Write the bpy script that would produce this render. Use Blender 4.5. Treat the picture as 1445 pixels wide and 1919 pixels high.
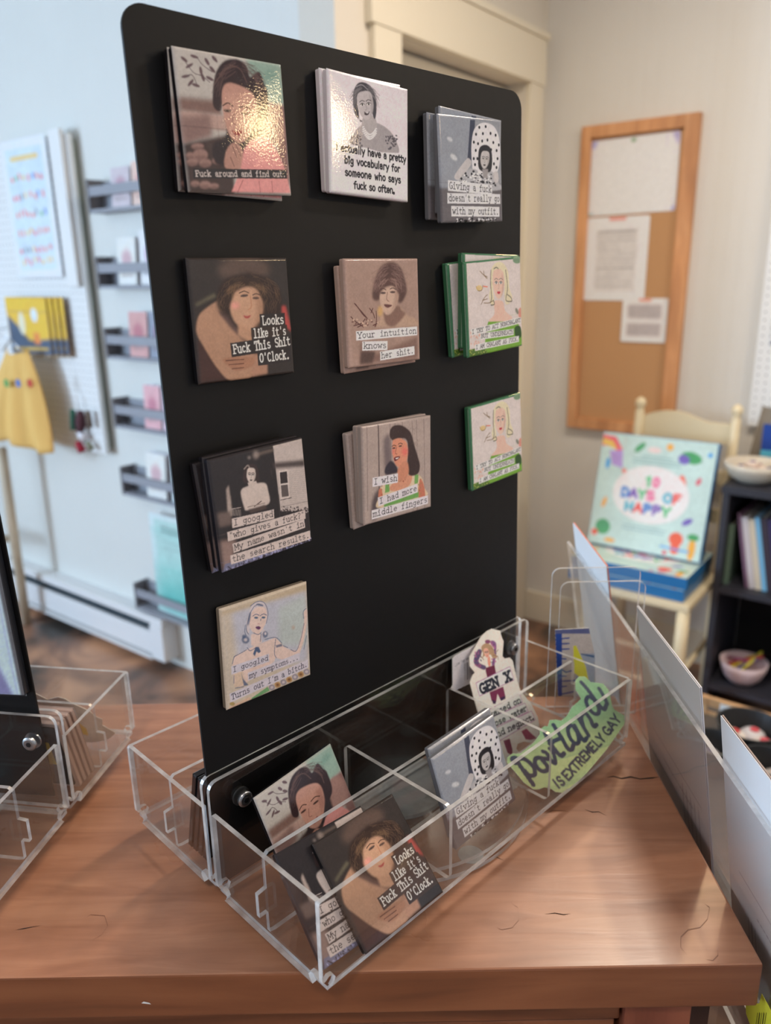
import bpy, bmesh, math, random
import numpy as np
from mathutils import Vector, Matrix
for o in list(bpy.data.objects): bpy.data.objects.remove(o)
sc = bpy.context.scene; COL = sc.collection
random.seed(7); rng = np.random.RandomState(5)

# ------------------------------------------------ camera
W_, H_, FPX, PITCH, ROLL, CAMH = 1445, 1919, 1473.8, 0.2956, -0.01813, 0.37353
def cam_rows():
    f = np.array([0, math.cos(PITCH), -math.sin(PITCH)]); r = np.array([1., 0, 0]); u = np.cross(r, f)
    c, s = math.cos(ROLL), math.sin(ROLL)
    return np.array([c*r+s*u, -s*r+c*u, f])
RR = cam_rows(); CP = np.array([0, 0, CAMH])
cd = bpy.data.cameras.new('camera'); cam = bpy.data.objects.new('camera', cd); COL.objects.link(cam)
cam.matrix_world = Matrix(((RR[0][0], RR[1][0], -RR[2][0], 0), (RR[0][1], RR[1][1], -RR[2][1], 0),
                           (RR[0][2], RR[1][2], -RR[2][2], CAMH), (0, 0, 0, 1)))
cd.sensor_fit = 'HORIZONTAL'; cd.sensor_width = 36; cd.lens = 36*FPX/W_
cd.clip_start = .01; cd.clip_end = 50
cd.dof.use_dof = True; cd.dof.focus_distance = .47; cd.dof.aperture_fstop = 9.5
sc.camera = cam
def ray(x, y): return np.array([(x-W_/2)/FPX, -(y-H_/2)/FPX, 1.]) @ RR
def hit(p, X, n):                      # a pixel of the photograph carried onto a plane of the place
    r = ray(*p); return CP + r*((np.array(X)-CP) @ n)/(r @ n)

# ------------------------------------------------ room frame: a runs along the cork wall, b out into the room, h above the floor
ZF = CAMH-1.45
CORNER = np.array([.60466, 3.15638, ZF]); AN = math.radians(37.3)
dA = np.array([math.cos(AN), -math.sin(AN), 0]); dBv = -np.array([math.sin(AN), math.cos(AN), 0])
def rm(a, b, h): return CORNER + dA*a + dBv*b + np.array([0, 0, h])
ROOM = Matrix(((dA[0], dBv[0], 0, CORNER[0]), (dA[1], dBv[1], 0, CORNER[1]), (0, 0, 1, ZF), (0, 0, 0, 1)))
# note: a x b points down, so room-frame meshes get recalculated normals

# ------------------------------------------------ world, lights, exposure
w = bpy.data.worlds.new('world'); sc.world = w; w.use_nodes = True
w.node_tree.nodes['Background'].inputs[0].default_value = (.75, .85, 1, 1)
w.node_tree.nodes['Background'].inputs[1].default_value = .15
def area(name, loc, look, sx, sy, power, col):
    l = bpy.data.lights.new(name, 'AREA'); l.shape = 'RECTANGLE'; l.size = sx; l.size_y = sy; l.energy = power; l.color = col
    o = bpy.data.objects.new(name, l); COL.objects.link(o); o.location = loc
    o.rotation_euler = (Vector(look)-Vector(loc)).to_track_quat('-Z', 'Y').to_euler(); return o
COOL = (.54, .75, 1.0); WARM = (1.0, .86, .71)
area('daylight_side_window', rm(-3.12, 5.1, 1.5), rm(1.2, 2.6, .9), 1.9, 1.5, 300, COOL)
area('daylight_back_window', rm(-1.2, 6.22, 1.5), rm(-1.0, 1, 1.0), 1.9, 1.4, 12, (.80, .90, 1.0))
for k, (a_, b_, p_) in enumerate(((.95, 1.25, 18), (2.4, 1.2, 17), (1.7, 3.5, 12))):  # the last one is added near the counter to lift the overall fill
    area('ceiling_and_fill_light', rm(a_, b_, 2.62), rm(a_, b_, 0), .3, .3, p_, WARM)
# a warm low lamp to the right of the counter, the one that glints in the top-left magnet
sp = bpy.data.lights.new('shelf_lamp_light', 'AREA'); sp.shape = 'DISK'; sp.size = .17; sp.energy = 4.5; sp.color = (1, .70, .38)
so = bpy.data.objects.new('shelf_lamp_light', sp); COL.objects.link(so); so.location = (2.1, .20, .90)
so.rotation_euler = (Vector((0, .5, .2))-so.location).to_track_quat('-Z', 'Y').to_euler()
# a warm lamp high up at the back right that shines across the counter
s2 = bpy.data.lights.new('counter_spot_light', 'SPOT'); s2.energy = 28; s2.color = (1, .66, .36); s2.spot_size = math.radians(34); s2.spot_blend = .5; s2.shadow_soft_size = .05
s2o = bpy.data.objects.new('counter_spot_light', s2); COL.objects.link(s2o); s2o.location = (.95, 2.05, 1.50)
s2o.rotation_euler = (Vector((.10, .40, 0))-s2o.location).to_track_quat('-Z', 'Y').to_euler()
vs = sc.view_settings; vs.view_transform = 'Standard'; vs.look = 'None'; vs.gamma = 1; vs.exposure = 0.06; vs.use_curve_mapping = False
cy = sc.cycles; cy.max_bounces = 10; cy.transparent_max_bounces = 40; cy.diffuse_bounces = 4; cy.glossy_bounces = 5
cy.caustics_reflective = False; cy.caustics_refractive = False; cy.sample_clamp_indirect = 4

# ------------------------------------------------ materials
def srgb(c):
    c = np.array(c, float)/255; return np.where(c <= .04045, c/12.92, ((c+.055)/1.055)**2.4)
def lin(c, g=1.): return tuple(np.clip(srgb(c)*g, 0, .92)) + (1.,)
_M = {}
def mat(name, col, rough=.5, metal=0, spec=.5, g=1., coat=0, emit=0):
    if name in _M: return _M[name]
    m = bpy.data.materials.new(name); m.use_nodes = True; b = m.node_tree.nodes['Principled BSDF']
    b.inputs['Base Color'].default_value = lin(col, g); b.inputs['Roughness'].default_value = rough
    b.inputs['Metallic'].default_value = metal; b.inputs['Specular IOR Level'].default_value = spec
    b.inputs['Coat Weight'].default_value = coat
    if emit: b.inputs['Emission Color'].default_value = lin(col); b.inputs['Emission Strength'].default_value = emit
    # a faint procedural unevenness so no surface is perfectly flat in tone
    nt = m.node_tree; n = nt.nodes.new('ShaderNodeTexNoise'); n.inputs['Scale'].default_value = 60
    r = nt.nodes.new('ShaderNodeMapRange'); r.inputs[3].default_value = max(rough-.04, 0); r.inputs[4].default_value = min(rough+.05, 1)
    nt.links.new(n.outputs['Fac'], r.inputs[0]); nt.links.new(r.outputs[0], b.inputs['Roughness'])
    _M[name] = m; return m
def acrylic(name, tint=(.975, .98, .98), edge=False):
    m = bpy.data.materials.new(name); m.use_nodes = True; nt = m.node_tree; nt.nodes.clear()
    out = nt.nodes.new('ShaderNodeOutputMaterial'); tr = nt.nodes.new('ShaderNodeBsdfTransparent'); tr.inputs[0].default_value = (*tint, 1)
    gl = nt.nodes.new('ShaderNodeBsdfGlossy'); gl.inputs['Roughness'].default_value = .02 if not edge else .18
    fr = nt.nodes.new('ShaderNodeFresnel'); ge = nt.nodes.new('ShaderNodeNewGeometry'); mr = nt.nodes.new('ShaderNodeMapRange')
    mr.inputs[3].default_value = 1.49; mr.inputs[4].default_value = 1/1.49; nt.links.new(ge.outputs['Backfacing'], mr.inputs[0]); nt.links.new(mr.outputs[0], fr.inputs[0])
    mx = nt.nodes.new('ShaderNodeMixShader'); nt.links.new(fr.outputs[0], mx.inputs[0])
    if not edge:
        nt.links.new(tr.outputs[0], mx.inputs[1])
    else:
        df = nt.nodes.new('ShaderNodeBsdfTranslucent'); df.inputs[0].default_value = (.96, .98, 1, 1)  # white body stands in for light piped out of the sheet edges
        d2 = nt.nodes.new('ShaderNodeBsdfDiffuse'); d2.inputs[0].default_value = (.95, .97, .98, 1)
        a = nt.nodes.new('ShaderNodeMixShader'); a.inputs[0].default_value = .5
        nt.links.new(df.outputs[0], a.inputs[1]); nt.links.new(d2.outputs[0], a.inputs[2])
        no = nt.nodes.new('ShaderNodeTexNoise'); no.inputs['Scale'].default_value = 55; no.inputs['Detail'].default_value = 3
        tc = nt.nodes.new('ShaderNodeTexCoord'); nt.links.new(tc.outputs['Object'], no.inputs[0])
        cr = nt.nodes.new('ShaderNodeValToRGB'); cr.color_ramp.elements[0].position = .38; cr.color_ramp.elements[1].position = .66
        cr.color_ramp.elements[0].color = (.5, .5, .5, 1); cr.color_ramp.elements[1].color = (.97, .97, .97, 1)  # patchy mix puts bright highlights into the edge colour
        nt.links.new(no.outputs['Fac'], cr.inputs[0])
        b = nt.nodes.new('ShaderNodeMixShader'); nt.links.new(cr.outputs[0], b.inputs[0])
        nt.links.new(tr.outputs[0], b.inputs[1]); nt.links.new(a.outputs[0], b.inputs[2]); nt.links.new(b.outputs[0], mx.inputs[1])
    nt.links.new(gl.outputs[0], mx.inputs[2]); nt.links.new(mx.outputs[0], out.inputs[0]); return m
ACR = acrylic('clear_acrylic'); ACE = acrylic('sawn_edge_piped_light', edge=True)
def wood(name, c1, c2, c3, scale=1., rough=.35, axis='x', gain=1., wear=True):
    m = bpy.data.materials.new(name); m.use_nodes = True; nt = m.node_tree; b = nt.nodes['Principled BSDF']; L = nt.links.new
    tc = nt.nodes.new('ShaderNodeTexCoord'); mp = nt.nodes.new('ShaderNodeMapping')
    s = {'x': (3, 26, 26), 'z': (26, 26, 3), 'y': (26, 3, 26)}[axis]
    mp.inputs['Scale'].default_value = [k*scale for k in s]; L(tc.outputs['Object'], mp.inputs[0])
    n = nt.nodes.new('ShaderNodeTexNoise'); n.inputs['Scale'].default_value = 1.6; n.inputs['Detail'].default_value = 7; n.inputs['Distortion'].default_value = .7; L(mp.outputs[0], n.inputs[0])
    cr = nt.nodes.new('ShaderNodeValToRGB'); e = cr.color_ramp.elements; e[0].position = .3; e[1].position = .72
    e[0].color = lin(c1, gain); e[1].color = lin(c3, gain); k = cr.color_ramp.elements.new(.5); k.color = lin(c2, gain); L(n.outputs['Fac'], cr.inputs[0])
    n2 = nt.nodes.new('ShaderNodeTexNoise'); n2.inputs['Scale'].default_value = 7*scale; n2.inputs['Detail'].default_value = 4; L(tc.outputs['Object'], n2.inputs[0])
    mr = nt.nodes.new('ShaderNodeMapRange'); mr.inputs[1].default_value = .3; mr.inputs[2].default_value = .7; mr.inputs[3].default_value = .82; mr.inputs[4].default_value = 1.12; L(n2.outputs['Fac'], mr.inputs[0])
    mm = nt.nodes.new('ShaderNodeMix'); mm.data_type = 'RGBA'; mm.blend_type = 'MULTIPLY'; mm.inputs[0].default_value = 1
    cb = nt.nodes.new('ShaderNodeCombineColor')
    for i in range(3): L(mr.outputs[0], cb.inputs[i])
    L(cr.outputs[0], mm.inputs[6]); L(cb.outputs[0], mm.inputs[7]); last = mm.outputs[2]
    if wear:   # dark fissures along the grain
        mp2 = nt.nodes.new('ShaderNodeMapping'); mp2.inputs['Scale'].default_value = (5, 60, 60); L(tc.outputs['Object'], mp2.inputs[0])
        v = nt.nodes.new('ShaderNodeTexNoise'); v.inputs['Scale'].default_value = 1.; v.inputs['Detail'].default_value = 5; L(mp2.outputs[0], v.inputs[0])
        c2_ = nt.nodes.new('ShaderNodeValToRGB'); c2_.color_ramp.elements[0].position = .72; c2_.color_ramp.elements[1].position = .76
        c2_.color_ramp.elements[0].color = (0, 0, 0, 1); c2_.color_ramp.elements[1].color = (.7, .7, .7, 1); L(v.outputs['Fac'], c2_.inputs[0])
        m3 = nt.nodes.new('ShaderNodeMix'); m3.data_type = 'RGBA'; L(c2_.outputs[0], m3.inputs[0]); L(last, m3.inputs[6]); m3.inputs[7].default_value = lin((60, 38, 28)); last = m3.outputs[2]
    L(last, b.inputs['Base Color'])
    rr = nt.nodes.new('ShaderNodeMapRange'); rr.inputs[3].default_value = rough-.08; rr.inputs[4].default_value = rough+.14; L(n2.outputs['Fac'], rr.inputs[0]); L(rr.outputs[0], b.inputs['Roughness'])
    bp = nt.nodes.new('ShaderNodeBump'); bp.inputs['Strength'].default_value = .12; bp.inputs['Distance'].default_value = .001; L(n.outputs['Fac'], bp.inputs['Height']); L(bp.outputs[0], b.inputs['Normal'])
    return m
def wall_mat(name, col, g=1.):
    m = bpy.data.materials.new(name); m.use_nodes = True; nt = m.node_tree; b = nt.nodes['Principled BSDF']; L = nt.links.new
    b.inputs['Roughness'].default_value = .55; tc = nt.nodes.new('ShaderNodeTexCoord')
    sp_ = nt.nodes.new('ShaderNodeSeparateXYZ'); L(tc.outputs['Object'], sp_.inputs[0])
    ad = nt.nodes.new('ShaderNodeMath'); ad.operation = 'ADD'; L(sp_.outputs[0], ad.inputs[0]); L(sp_.outputs[1], ad.inputs[1])
    mu = nt.nodes.new('ShaderNodeMath'); mu.operation = 'MULTIPLY'; mu.inputs[1].default_value = 1/.045; L(ad.outputs[0], mu.inputs[0])
    fr = nt.nodes.new('ShaderNodeMath'); fr.operation = 'FRACT'; L(mu.outputs[0], fr.inputs[0])
    cr = nt.nodes.new('ShaderNodeValToRGB'); e = cr.color_ramp.elements; e[0].position = 0; e[0].color = (0, 0, 0, 1); e[1].position = .1; e[1].color = (1, 1, 1, 1)
    k = cr.color_ramp.elements.new(.9); k.color = (1, 1, 1, 1); k = cr.color_ramp.elements.new(1.); k.color = (0, 0, 0, 1); L(fr.outputs[0], cr.inputs[0])
    bp = nt.nodes.new('ShaderNodeBump'); bp.inputs['Strength'].default_value = .35; bp.inputs['Distance'].default_value = .003; L(cr.outputs[0], bp.inputs['Height']); L(bp.outputs[0], b.inputs['Normal'])
    no = nt.nodes.new('ShaderNodeTexNoise'); no.inputs['Scale'].default_value = 3; L(tc.outputs['Object'], no.inputs[0])
    mx = nt.nodes.new('ShaderNodeMix'); mx.data_type = 'RGBA'; mx.inputs[6].default_value = lin(col, g*.95); mx.inputs[7].default_value = lin(col, g*1.03); L(no.outputs['Fac'], mx.inputs[0])
    L(mx.outputs[2], b.inputs['Base Color']); return m
def print_mat(name, rough=.14, crinkle=.25, coat=0.):
    if name in _M: return _M[name]
    m = bpy.data.materials.new(name); m.use_nodes = True; nt = m.node_tree; b = nt.nodes['Principled BSDF']; L = nt.links.new
    at = nt.nodes.new('ShaderNodeAttribute'); at.attribute_name = 'ink'; L(at.outputs['Color'], b.inputs['Base Color'])
    b.inputs['Roughness'].default_value = rough; b.inputs['Coat Weight'].default_value = coat; b.inputs['Specular IOR Level'].default_value = .36
    if crinkle:
        tc = nt.nodes.new('ShaderNodeTexCoord'); n = nt.nodes.new('ShaderNodeTexNoise'); n.inputs['Scale'].default_value = 900; n.inputs['Detail'].default_value = 2; L(tc.outputs['Object'], n.inputs[0])
        n.noise_dimensions = '3D'; bp = nt.nodes.new('ShaderNodeBump'); bp.inputs['Strength'].default_value = crinkle; bp.inputs['Distance'].default_value = .0004; L(n.outputs['Fac'], bp.inputs['Height']); L(bp.outputs[0], b.inputs['Normal'])
    _M[name] = m; return m
PRG = print_mat('glossy_film_print', .06, .12); PRM = print_mat('satin_paper_print', .42, .0); PRS = print_mat('satin_film_print', .3, .08)

# ------------------------------------------------ mesh helpers
class MB:
    def __init__(s): s.v = []; s.f = []; s.mi = []
    def add(s, vs, fs, mi=0):
        o = len(s.v); s.v += [tuple(map(float, q)) for q in vs]; s.f += [tuple(o+i for i in f) for f in fs]; s.mi += [mi]*len(fs) if isinstance(mi, int) else list(mi); return s
    def box(s, x0, y0, z0, x1, y1, z1, mi=0):
        v = [(x, y, z) for z in (z0, z1) for y in (y0, y1) for x in (x0, x1)]
        return s.add(v, [(0, 2, 3, 1), (4, 5, 7, 6), (0, 1, 5, 4), (2, 6, 7, 3), (0, 4, 6, 2), (1, 3, 7, 5)], mi)
    def prism(s, pts, e1, e2, o, th, mi_face=0, mi_edge=0):    # outline in plane (o,e1,e2), extruded by th vector
        o = np.array(o, float); e1 = np.array(e1, float); e2 = np.array(e2, float); th = np.array(th, float); n = len(pts)
        A = [o+e1*p[0]+e2*p[1] for p in pts]; B = [q+th for q in A]
        return s.add(A+B, [tuple(range(n))[::-1], tuple(range(n, 2*n))]+[(i, (i+1) % n, n+(i+1) % n, n+i) for i in range(n)], [mi_face, mi_face]+[mi_edge]*n)
    def lathe(s, prof, seg=24, c=(0, 0, 0), mi=0, ax=(0, 0, 1)):
        z = np.array(ax, float); z /= np.linalg.norm(z); x = np.cross(z, (0, 0, 1) if abs(z[2]) < .9 else (1, 0, 0)); x /= np.linalg.norm(x); y = np.cross(z, x); c = np.array(c, float)
        vs = []; fs = []
        for r, h in prof:
            for k in range(seg):
                t = 2*math.pi*k/seg; vs.append(c+z*h+(x*math.cos(t)+y*math.sin(t))*r)
        for i in range(len(prof)-1):
            for k in range(seg):
                a = i*seg+k; b = i*seg+(k+1) % seg; fs.append((a, b, b+seg, a+seg))
        fs.append(tuple(range(seg))[::-1]); fs.append(tuple(range((len(prof)-1)*seg, len(prof)*seg)))
        return s.add(vs, fs, mi)
    def tube(s, pts, r, seg=8, mi=0):
        P = [np.array(p, float) for p in pts]; vs = []; fs = []
        for i, p in enumerate(P):
            d = P[min(i+1, len(P)-1)]-P[max(i-1, 0)]; d /= np.linalg.norm(d)+1e-12
            x = np.cross(d, (0, 0, 1) if abs(d[2]) < .9 else (1, 0, 0)); x /= np.linalg.norm(x); y = np.cross(d, x)
            rr = r[i] if isinstance(r, (list, tuple)) else r
            for k in range(seg):
                t = 2*math.pi*k/seg; vs.append(p+(x*math.cos(t)+y*math.sin(t))*rr)
        for i in range(len(P)-1):
            for k in range(seg):
                a = i*seg+k; b = i*seg+(k+1) % seg; fs.append((a, b, b+seg, a+seg))
        fs.append(tuple(range(seg))[::-1]); fs.append(tuple(range((len(P)-1)*seg, len(P)*seg)))
        return s.add(vs, fs, mi)
    def build(s, name, mats, parent=None, bevel=0, smooth=False, mw=None, seg=2):
        me = bpy.data.meshes.new(name); me.from_pydata(s.v, [], s.f)
        for m in (mats if isinstance(mats, (list, tuple)) else [mats]): me.materials.append(m)
        for p, i in zip(me.polygons, s.mi): p.material_index = i; p.use_smooth = smooth
        bm = bmesh.new(); bm.from_mesh(me); bmesh.ops.recalc_face_normals(bm, faces=bm.faces)
        if bevel:
            bmesh.ops.remove_doubles(bm, verts=bm.verts, dist=1e-6)
            ed = [e for e in bm.edges if len(e.link_faces) == 2 and e.calc_face_angle(0) > .6]
            r = bmesh.ops.bevel(bm, geom=ed, offset=bevel, segments=seg, affect='EDGES', profile=.6, clamp_overlap=True)
        bm.to_mesh(me); bm.free(); me.update()
        o = bpy.data.objects.new(name, me); COL.objects.link(o)
        if mw is not None: o.matrix_world = mw
        if parent is not None: o.parent = parent
        return o
def tag(o, label=None, cat=None, group=None, kind=None):
    if label: o['label'] = label
    if cat: o['category'] = cat
    if group: o['group'] = group
    if kind: o['kind'] = kind
    return o
def empty(name, mw, label, cat, group=None):
    o = bpy.data.objects.new(name, None); COL.objects.link(o); o.empty_display_size = .02; o.matrix_world = mw; return tag(o, label, cat, group)
def copy_tree(o, mw, label, group=None):
    r = o.copy(); COL.objects.link(r); r.matrix_world = mw; tag(r, label, None, group)
    for ch in o.children:
        c = ch.copy(); COL.objects.link(c); c.parent = r
        for g in ch.children: d = g.copy(); COL.objects.link(d); d.parent = c
    return r
def frame(o, x, y, z): return Matrix(((x[0], y[0], z[0], o[0]), (x[1], y[1], z[1], o[1]), (x[2], y[2], z[2], o[2]), (0, 0, 0, 1)))
def rrect(x0, y0, x1, y1, r, k=5, corners=(1, 1, 1, 1)):   # bl br tr tl
    P = []
    for (cx, cy_, a0, on) in ((x0+r, y0+r, 180, corners[0]), (x1-r, y0+r, 270, corners[1]), (x1-r, y1-r, 0, corners[2]), (x0+r, y1-r, 90, corners[3])):
        if on:
            for i in range(k+1):
                t = math.radians(a0+90*i/k); P.append((cx+r*math.cos(t), cy_+r*math.sin(t)))
        else: P.append((x0 if cx < (x0+x1)/2 else x1, y0 if cy_ < (y0+y1)/2 else y1))
    return P

# ------------------------------------------------ flat print: a small painter whose result is written as ink colour on a fine mesh
def smooth_pts(P, k=8):
    P = np.array(P, float); n = len(P); out = []
    for i in range(n):
        a, b, c, d = P[(i-1) % n], P[i], P[(i+1) % n], P[(i+2) % n]
        for t in np.linspace(0, 1, k, endpoint=False):
            out.append(.5*((2*b)+(-a+c)*t+(2*a-5*b+4*c-d)*t*t+(-a+3*b-3*c+d)*t**3))
    return np.array(out)
def arc(cx, cy_, rx, ry, a0, a1, n=10):
    return [(cx+rx*math.cos(math.radians(a0+(a1-a0)*i/n)), cy_+ry*math.sin(math.radians(a0+(a1-a0)*i/n))) for i in range(n+1)]
def _glyphs():
    G = {}
    def g(ch, *segs, s=()): G[ch] = ([list(q) for q in segs], [list(q) for q in s])
    L = lambda *a: [(a[i], a[i+1]) for i in range(0, len(a), 2)]
    A = arc; E = lambda cx, cy_, rx, ry: arc(cx, cy_, rx, ry, 0, 360, 16)
    bs = lambda x0, x1: L(x0, 0, x1, 0)
    g('a', A(.28, .32, .17, .13, 165, 0)+[(.45, .02)], E(.28, .14, .17, .13), s=[L(.45, 0, .55, 0)])
    g('b', L(.12, .68, .12, 0), E(.31, .23, .19, .22), s=[L(.02, .68, .12, .68)])
    g('c', A(.31, .23, .2, .22, 45, 315)); g('d', L(.48, .68, .48, 0), E(.29, .23, .19, .22), s=[L(.38, .68, .48, .68), bs(.48, .58)])
    g('e', A(.3, .23, .2, .22, 0, 315), L(.1, .24, .5, .24)); g('f', A(.4, .5, .15, .17, 70, 180)+[(.25, 0)], L(.1, .43, .44, .43), s=[bs(.12, .4)])
    g('g', E(.28, .25, .17, .19), L(.46, .44, .46, -.05), A(.28, -.05, .18, .15, 0, -150), s=[L(.46, .44, .56, .44)])
    g('h', L(.12, .68, .12, 0), A(.3, .27, .18, .18, 170, 0)+[(.48, 0)], s=[L(.02, .68, .12, .68), bs(.02, .22), bs(.38, .58)])
    g('i', L(.3, .44, .3, 0), L(.29, .6, .31, .6), s=[L(.15, .44, .3, .44), bs(.1, .5)])
    g('k', L(.13, .68, .13, 0), L(.45, .44, .13, .18), L(.24, .27, .48, 0), s=[L(.03, .68, .13, .68), bs(.03, .22), bs(.38, .57), L(.36, .44, .54, .44)])
    g('l', L(.3, .68, .3, 0), s=[L(.15, .68, .3, .68), bs(.1, .5)])
    g('m', L(.06, .44, .06, 0), A(.18, .32, .12, .13, 170, 0)+[(.3, 0)], A(.42, .32, .12, .13, 170, 0)+[(.54, 0)], s=[L(-.02, .44, .06, .44), bs(-.02, .14), bs(.24, .36), bs(.48, .62)])
    g('n', L(.12, .44, .12, 0), A(.3, .27, .18, .18, 170, 0)+[(.48, 0)], s=[L(.02, .44, .12, .44), bs(.02, .22), bs(.38, .58)])
    g('o', E(.3, .23, .2, .22)); g('p', L(.12, .44, .12, -.2), E(.31, .23, .19, .22), s=[L(.02, .44, .12, .44), L(.02, -.2, .24, -.2)])
    g('r', L(.18, .44, .18, 0), A(.37, .27, .19, .18, 170, 50), s=[L(.06, .44, .18, .44), bs(.06, .36)])
    g('s', A(.3, .34, .16, .11, 35, 270), A(.3, .12, .18, .115, 90, -145)); g('t', L(.24, .6, .24, .12), A(.38, .12, .14, .12, 180, 320), L(.08, .43, .46, .43))
    g('u', L(.12, .44, .12, .18), A(.3, .18, .18, .18, 180, 360)+[(.48, .44)], L(.48, .2, .48, 0), s=[L(.02, .44, .12, .44), L(.36, .44, .48, .44), bs(.48, .58)])
    g('v', L(.08, .44, .3, 0, .52, .44), s=[L(0, .44, .2, .44), L(.4, .44, .6, .44)]); g('w', L(.05, .44, .17, 0, .3, .34, .43, 0, .55, .44), s=[L(-.02, .44, .15, .44), L(.45, .44, .62, .44)])
    g('y', L(.08, .44, .31, .02), L(.52, .44, .2, -.2), s=[L(0, .44, .18, .44), L(.42, .44, .6, .44), L(.1, -.2, .3, -.2)]); g('x', L(.1, .44, .5, 0), L(.5, .44, .1, 0))
    g('A', L(.05, 0, .3, .64, .55, 0), L(.14, .22, .46, .22), s=[bs(-.03, .15), bs(.45, .63)]); g('B', L(.12, 0, .12, .64), A(.3, .49, .17, .15, 90, -90), L(.12, .64, .3, .64), L(.12, .34, .3, .34), A(.32, .17, .19, .17, 90, -90), L(.12, 0, .32, 0), s=[L(.02, .64, .12, .64), bs(.02, .12)])
    g('C', A(.33, .32, .24, .32, 45, 315)); g('D', L(.1, 0, .1, .64, .25, .64), A(.25, .32, .27, .32, 90, -90), L(.25, 0, .1, 0), s=[L(.02, .64, .12, .64), bs(.02, .12)])
    g('E', L(.5, .64, .12, .64, .12, 0, .52, 0), L(.12, .33, .4, .33), s=[L(.5, .64, .5, .5), L(.52, 0, .52, .14), L(.02, .64, .12, .64), bs(.02, .12)])
    g('F', L(.52, .64, .14, .64, .14, 0), L(.14, .33, .42, .33), s=[L(.52, .64, .52, .5), bs(.02, .32), L(.04, .64, .14, .64)])
    g('G', A(.32, .32, .24, .32, 50, 330), L(.36, .28, .55, .28, .55, .05)); g('H', L(.1, 0, .1, .64), L(.5, 0, .5, .64), L(.1, .33, .5, .33), s=[bs(0, .2), bs(.4, .6), L(0, .64, .2, .64), L(.4, .64, .6, .64)])
    g('I', L(.3, 0, .3, .64), s=[bs(.12, .48), L(.12, .64, .48, .64)]); g('K', L(.12, 0, .12, .64), L(.52, .64, .12, .26), L(.24, .38, .54, 0), s=[bs(.02, .22), bs(.44, .62)])
    g('L', L(.14, .64, .14, 0, .52, 0), s=[L(.04, .64, .28, .64), L(.52, 0, .52, .16)]); g('M', L(.06, 0, .08, .64, .3, .2, .52, .64, .54, 0), s=[bs(-.03, .16), bs(.44, .63), L(-.02, .64, .08, .64), L(.52, .64, .62, .64)])
    g('N', L(.1, 0, .1, .64, .5, 0, .5, .64), s=[bs(0, .2), L(0, .64, .1, .64), L(.4, .64, .6, .64)]); g('O', E(.3, .32, .24, .32))
    g('P', L(.12, 0, .12, .64, .3, .64), A(.3, .47, .2, .17, 90, -90), L(.3, .3, .12, .3), s=[bs(.02, .26), L(.02, .64, .12, .64)])
    g('R', L(.12, 0, .12, .64, .3, .64), A(.3, .48, .19, .16, 90, -90), L(.3, .32, .12, .32), L(.32, .32, .52, 0), s=[bs(.02, .22), bs(.46, .62), L(.02, .64, .12, .64)])
    g('S', A(.3, .48, .2, .16, 30, 270), A(.3, .16, .22, .16, 90, -150)); g('T', L(.3, 0, .3, .64), L(.05, .64, .55, .64), s=[bs(.16, .44), L(.05, .64, .05, .5), L(.55, .64, .55, .5)])
    g('U', L(.1, .64, .1, .2), A(.3, .2, .2, .2, 180, 360)+[(.5, .64)], s=[L(0, .64, .2, .64), L(.4, .64, .6, .64)]); g('W', L(.02, .64, .15, 0, .3, .5, .45, 0, .58, .64), s=[L(-.05, .64, .12, .64), L(.48, .64, .65, .64)])
    g('X', L(.08, 0, .52, .64), L(.08, .64, .52, 0), s=[bs(-.02, .2), bs(.4, .62), L(-.02, .64, .2, .64), L(.4, .64, .62, .64)]); g('Y', L(.06, .64, .3, .3, .54, .64), L(.3, .3, .3, 0), s=[bs(.16, .44), L(-.03, .64, .16, .64), L(.44, .64, .63, .64)])
    g('1', L(.15, .5, .32, .64, .32, 0), s=[bs(.14, .5)]); g('0', E(.3, .32, .2, .32)); g('.', L(.29, .03, .31, .03)); g(',', L(.3, .05, .26, -.1)); g("'", L(.3, .66, .29, .5)); g('"', L(.22, .66, .21, .5), L(.38, .66, .37, .5))
    g('?', A(.3, .5, .17, .14, 170, -60)+[(.3, .3), (.3, .18)], L(.29, .03, .31, .03)); g('!', L(.3, .64, .3, .2), L(.29, .03, .31, .03)); g('_', L(0, -.05, .6, -.05))
    return G
GL = _glyphs()
def noise2(n, cells, seed=0, oct_=3):
    r = np.random.RandomState(seed); out = np.zeros((n, n)); amp = 1
    for o in range(oct_):
        c = cells*2**o; gr = r.rand(c+2, c+2); xs = np.linspace(0, c, n, endpoint=False); i = xs.astype(int); f = xs-i; f = f*f*(3-2*f)
        a = gr[i][:, i]*(1-f)+gr[i][:, i+1]*f; b = gr[i+1][:, i]*(1-f)+gr[i+1][:, i+1]*f
        out += amp*(a*(1-f)[:, None]+b*f[:, None]); amp *= .5
    return (out-out.mean())/(out.std()+1e-9)
def homog(src, dst):
    A = []
    for (x, y), (u, v) in zip(src, dst): A += [[x, y, 1, 0, 0, 0, -u*x, -u*y, -u], [0, 0, 0, x, y, 1, -v*x, -v*y, -v]]
    return np.linalg.svd(np.array(A, float))[2][-1].reshape(3, 3)
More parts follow.
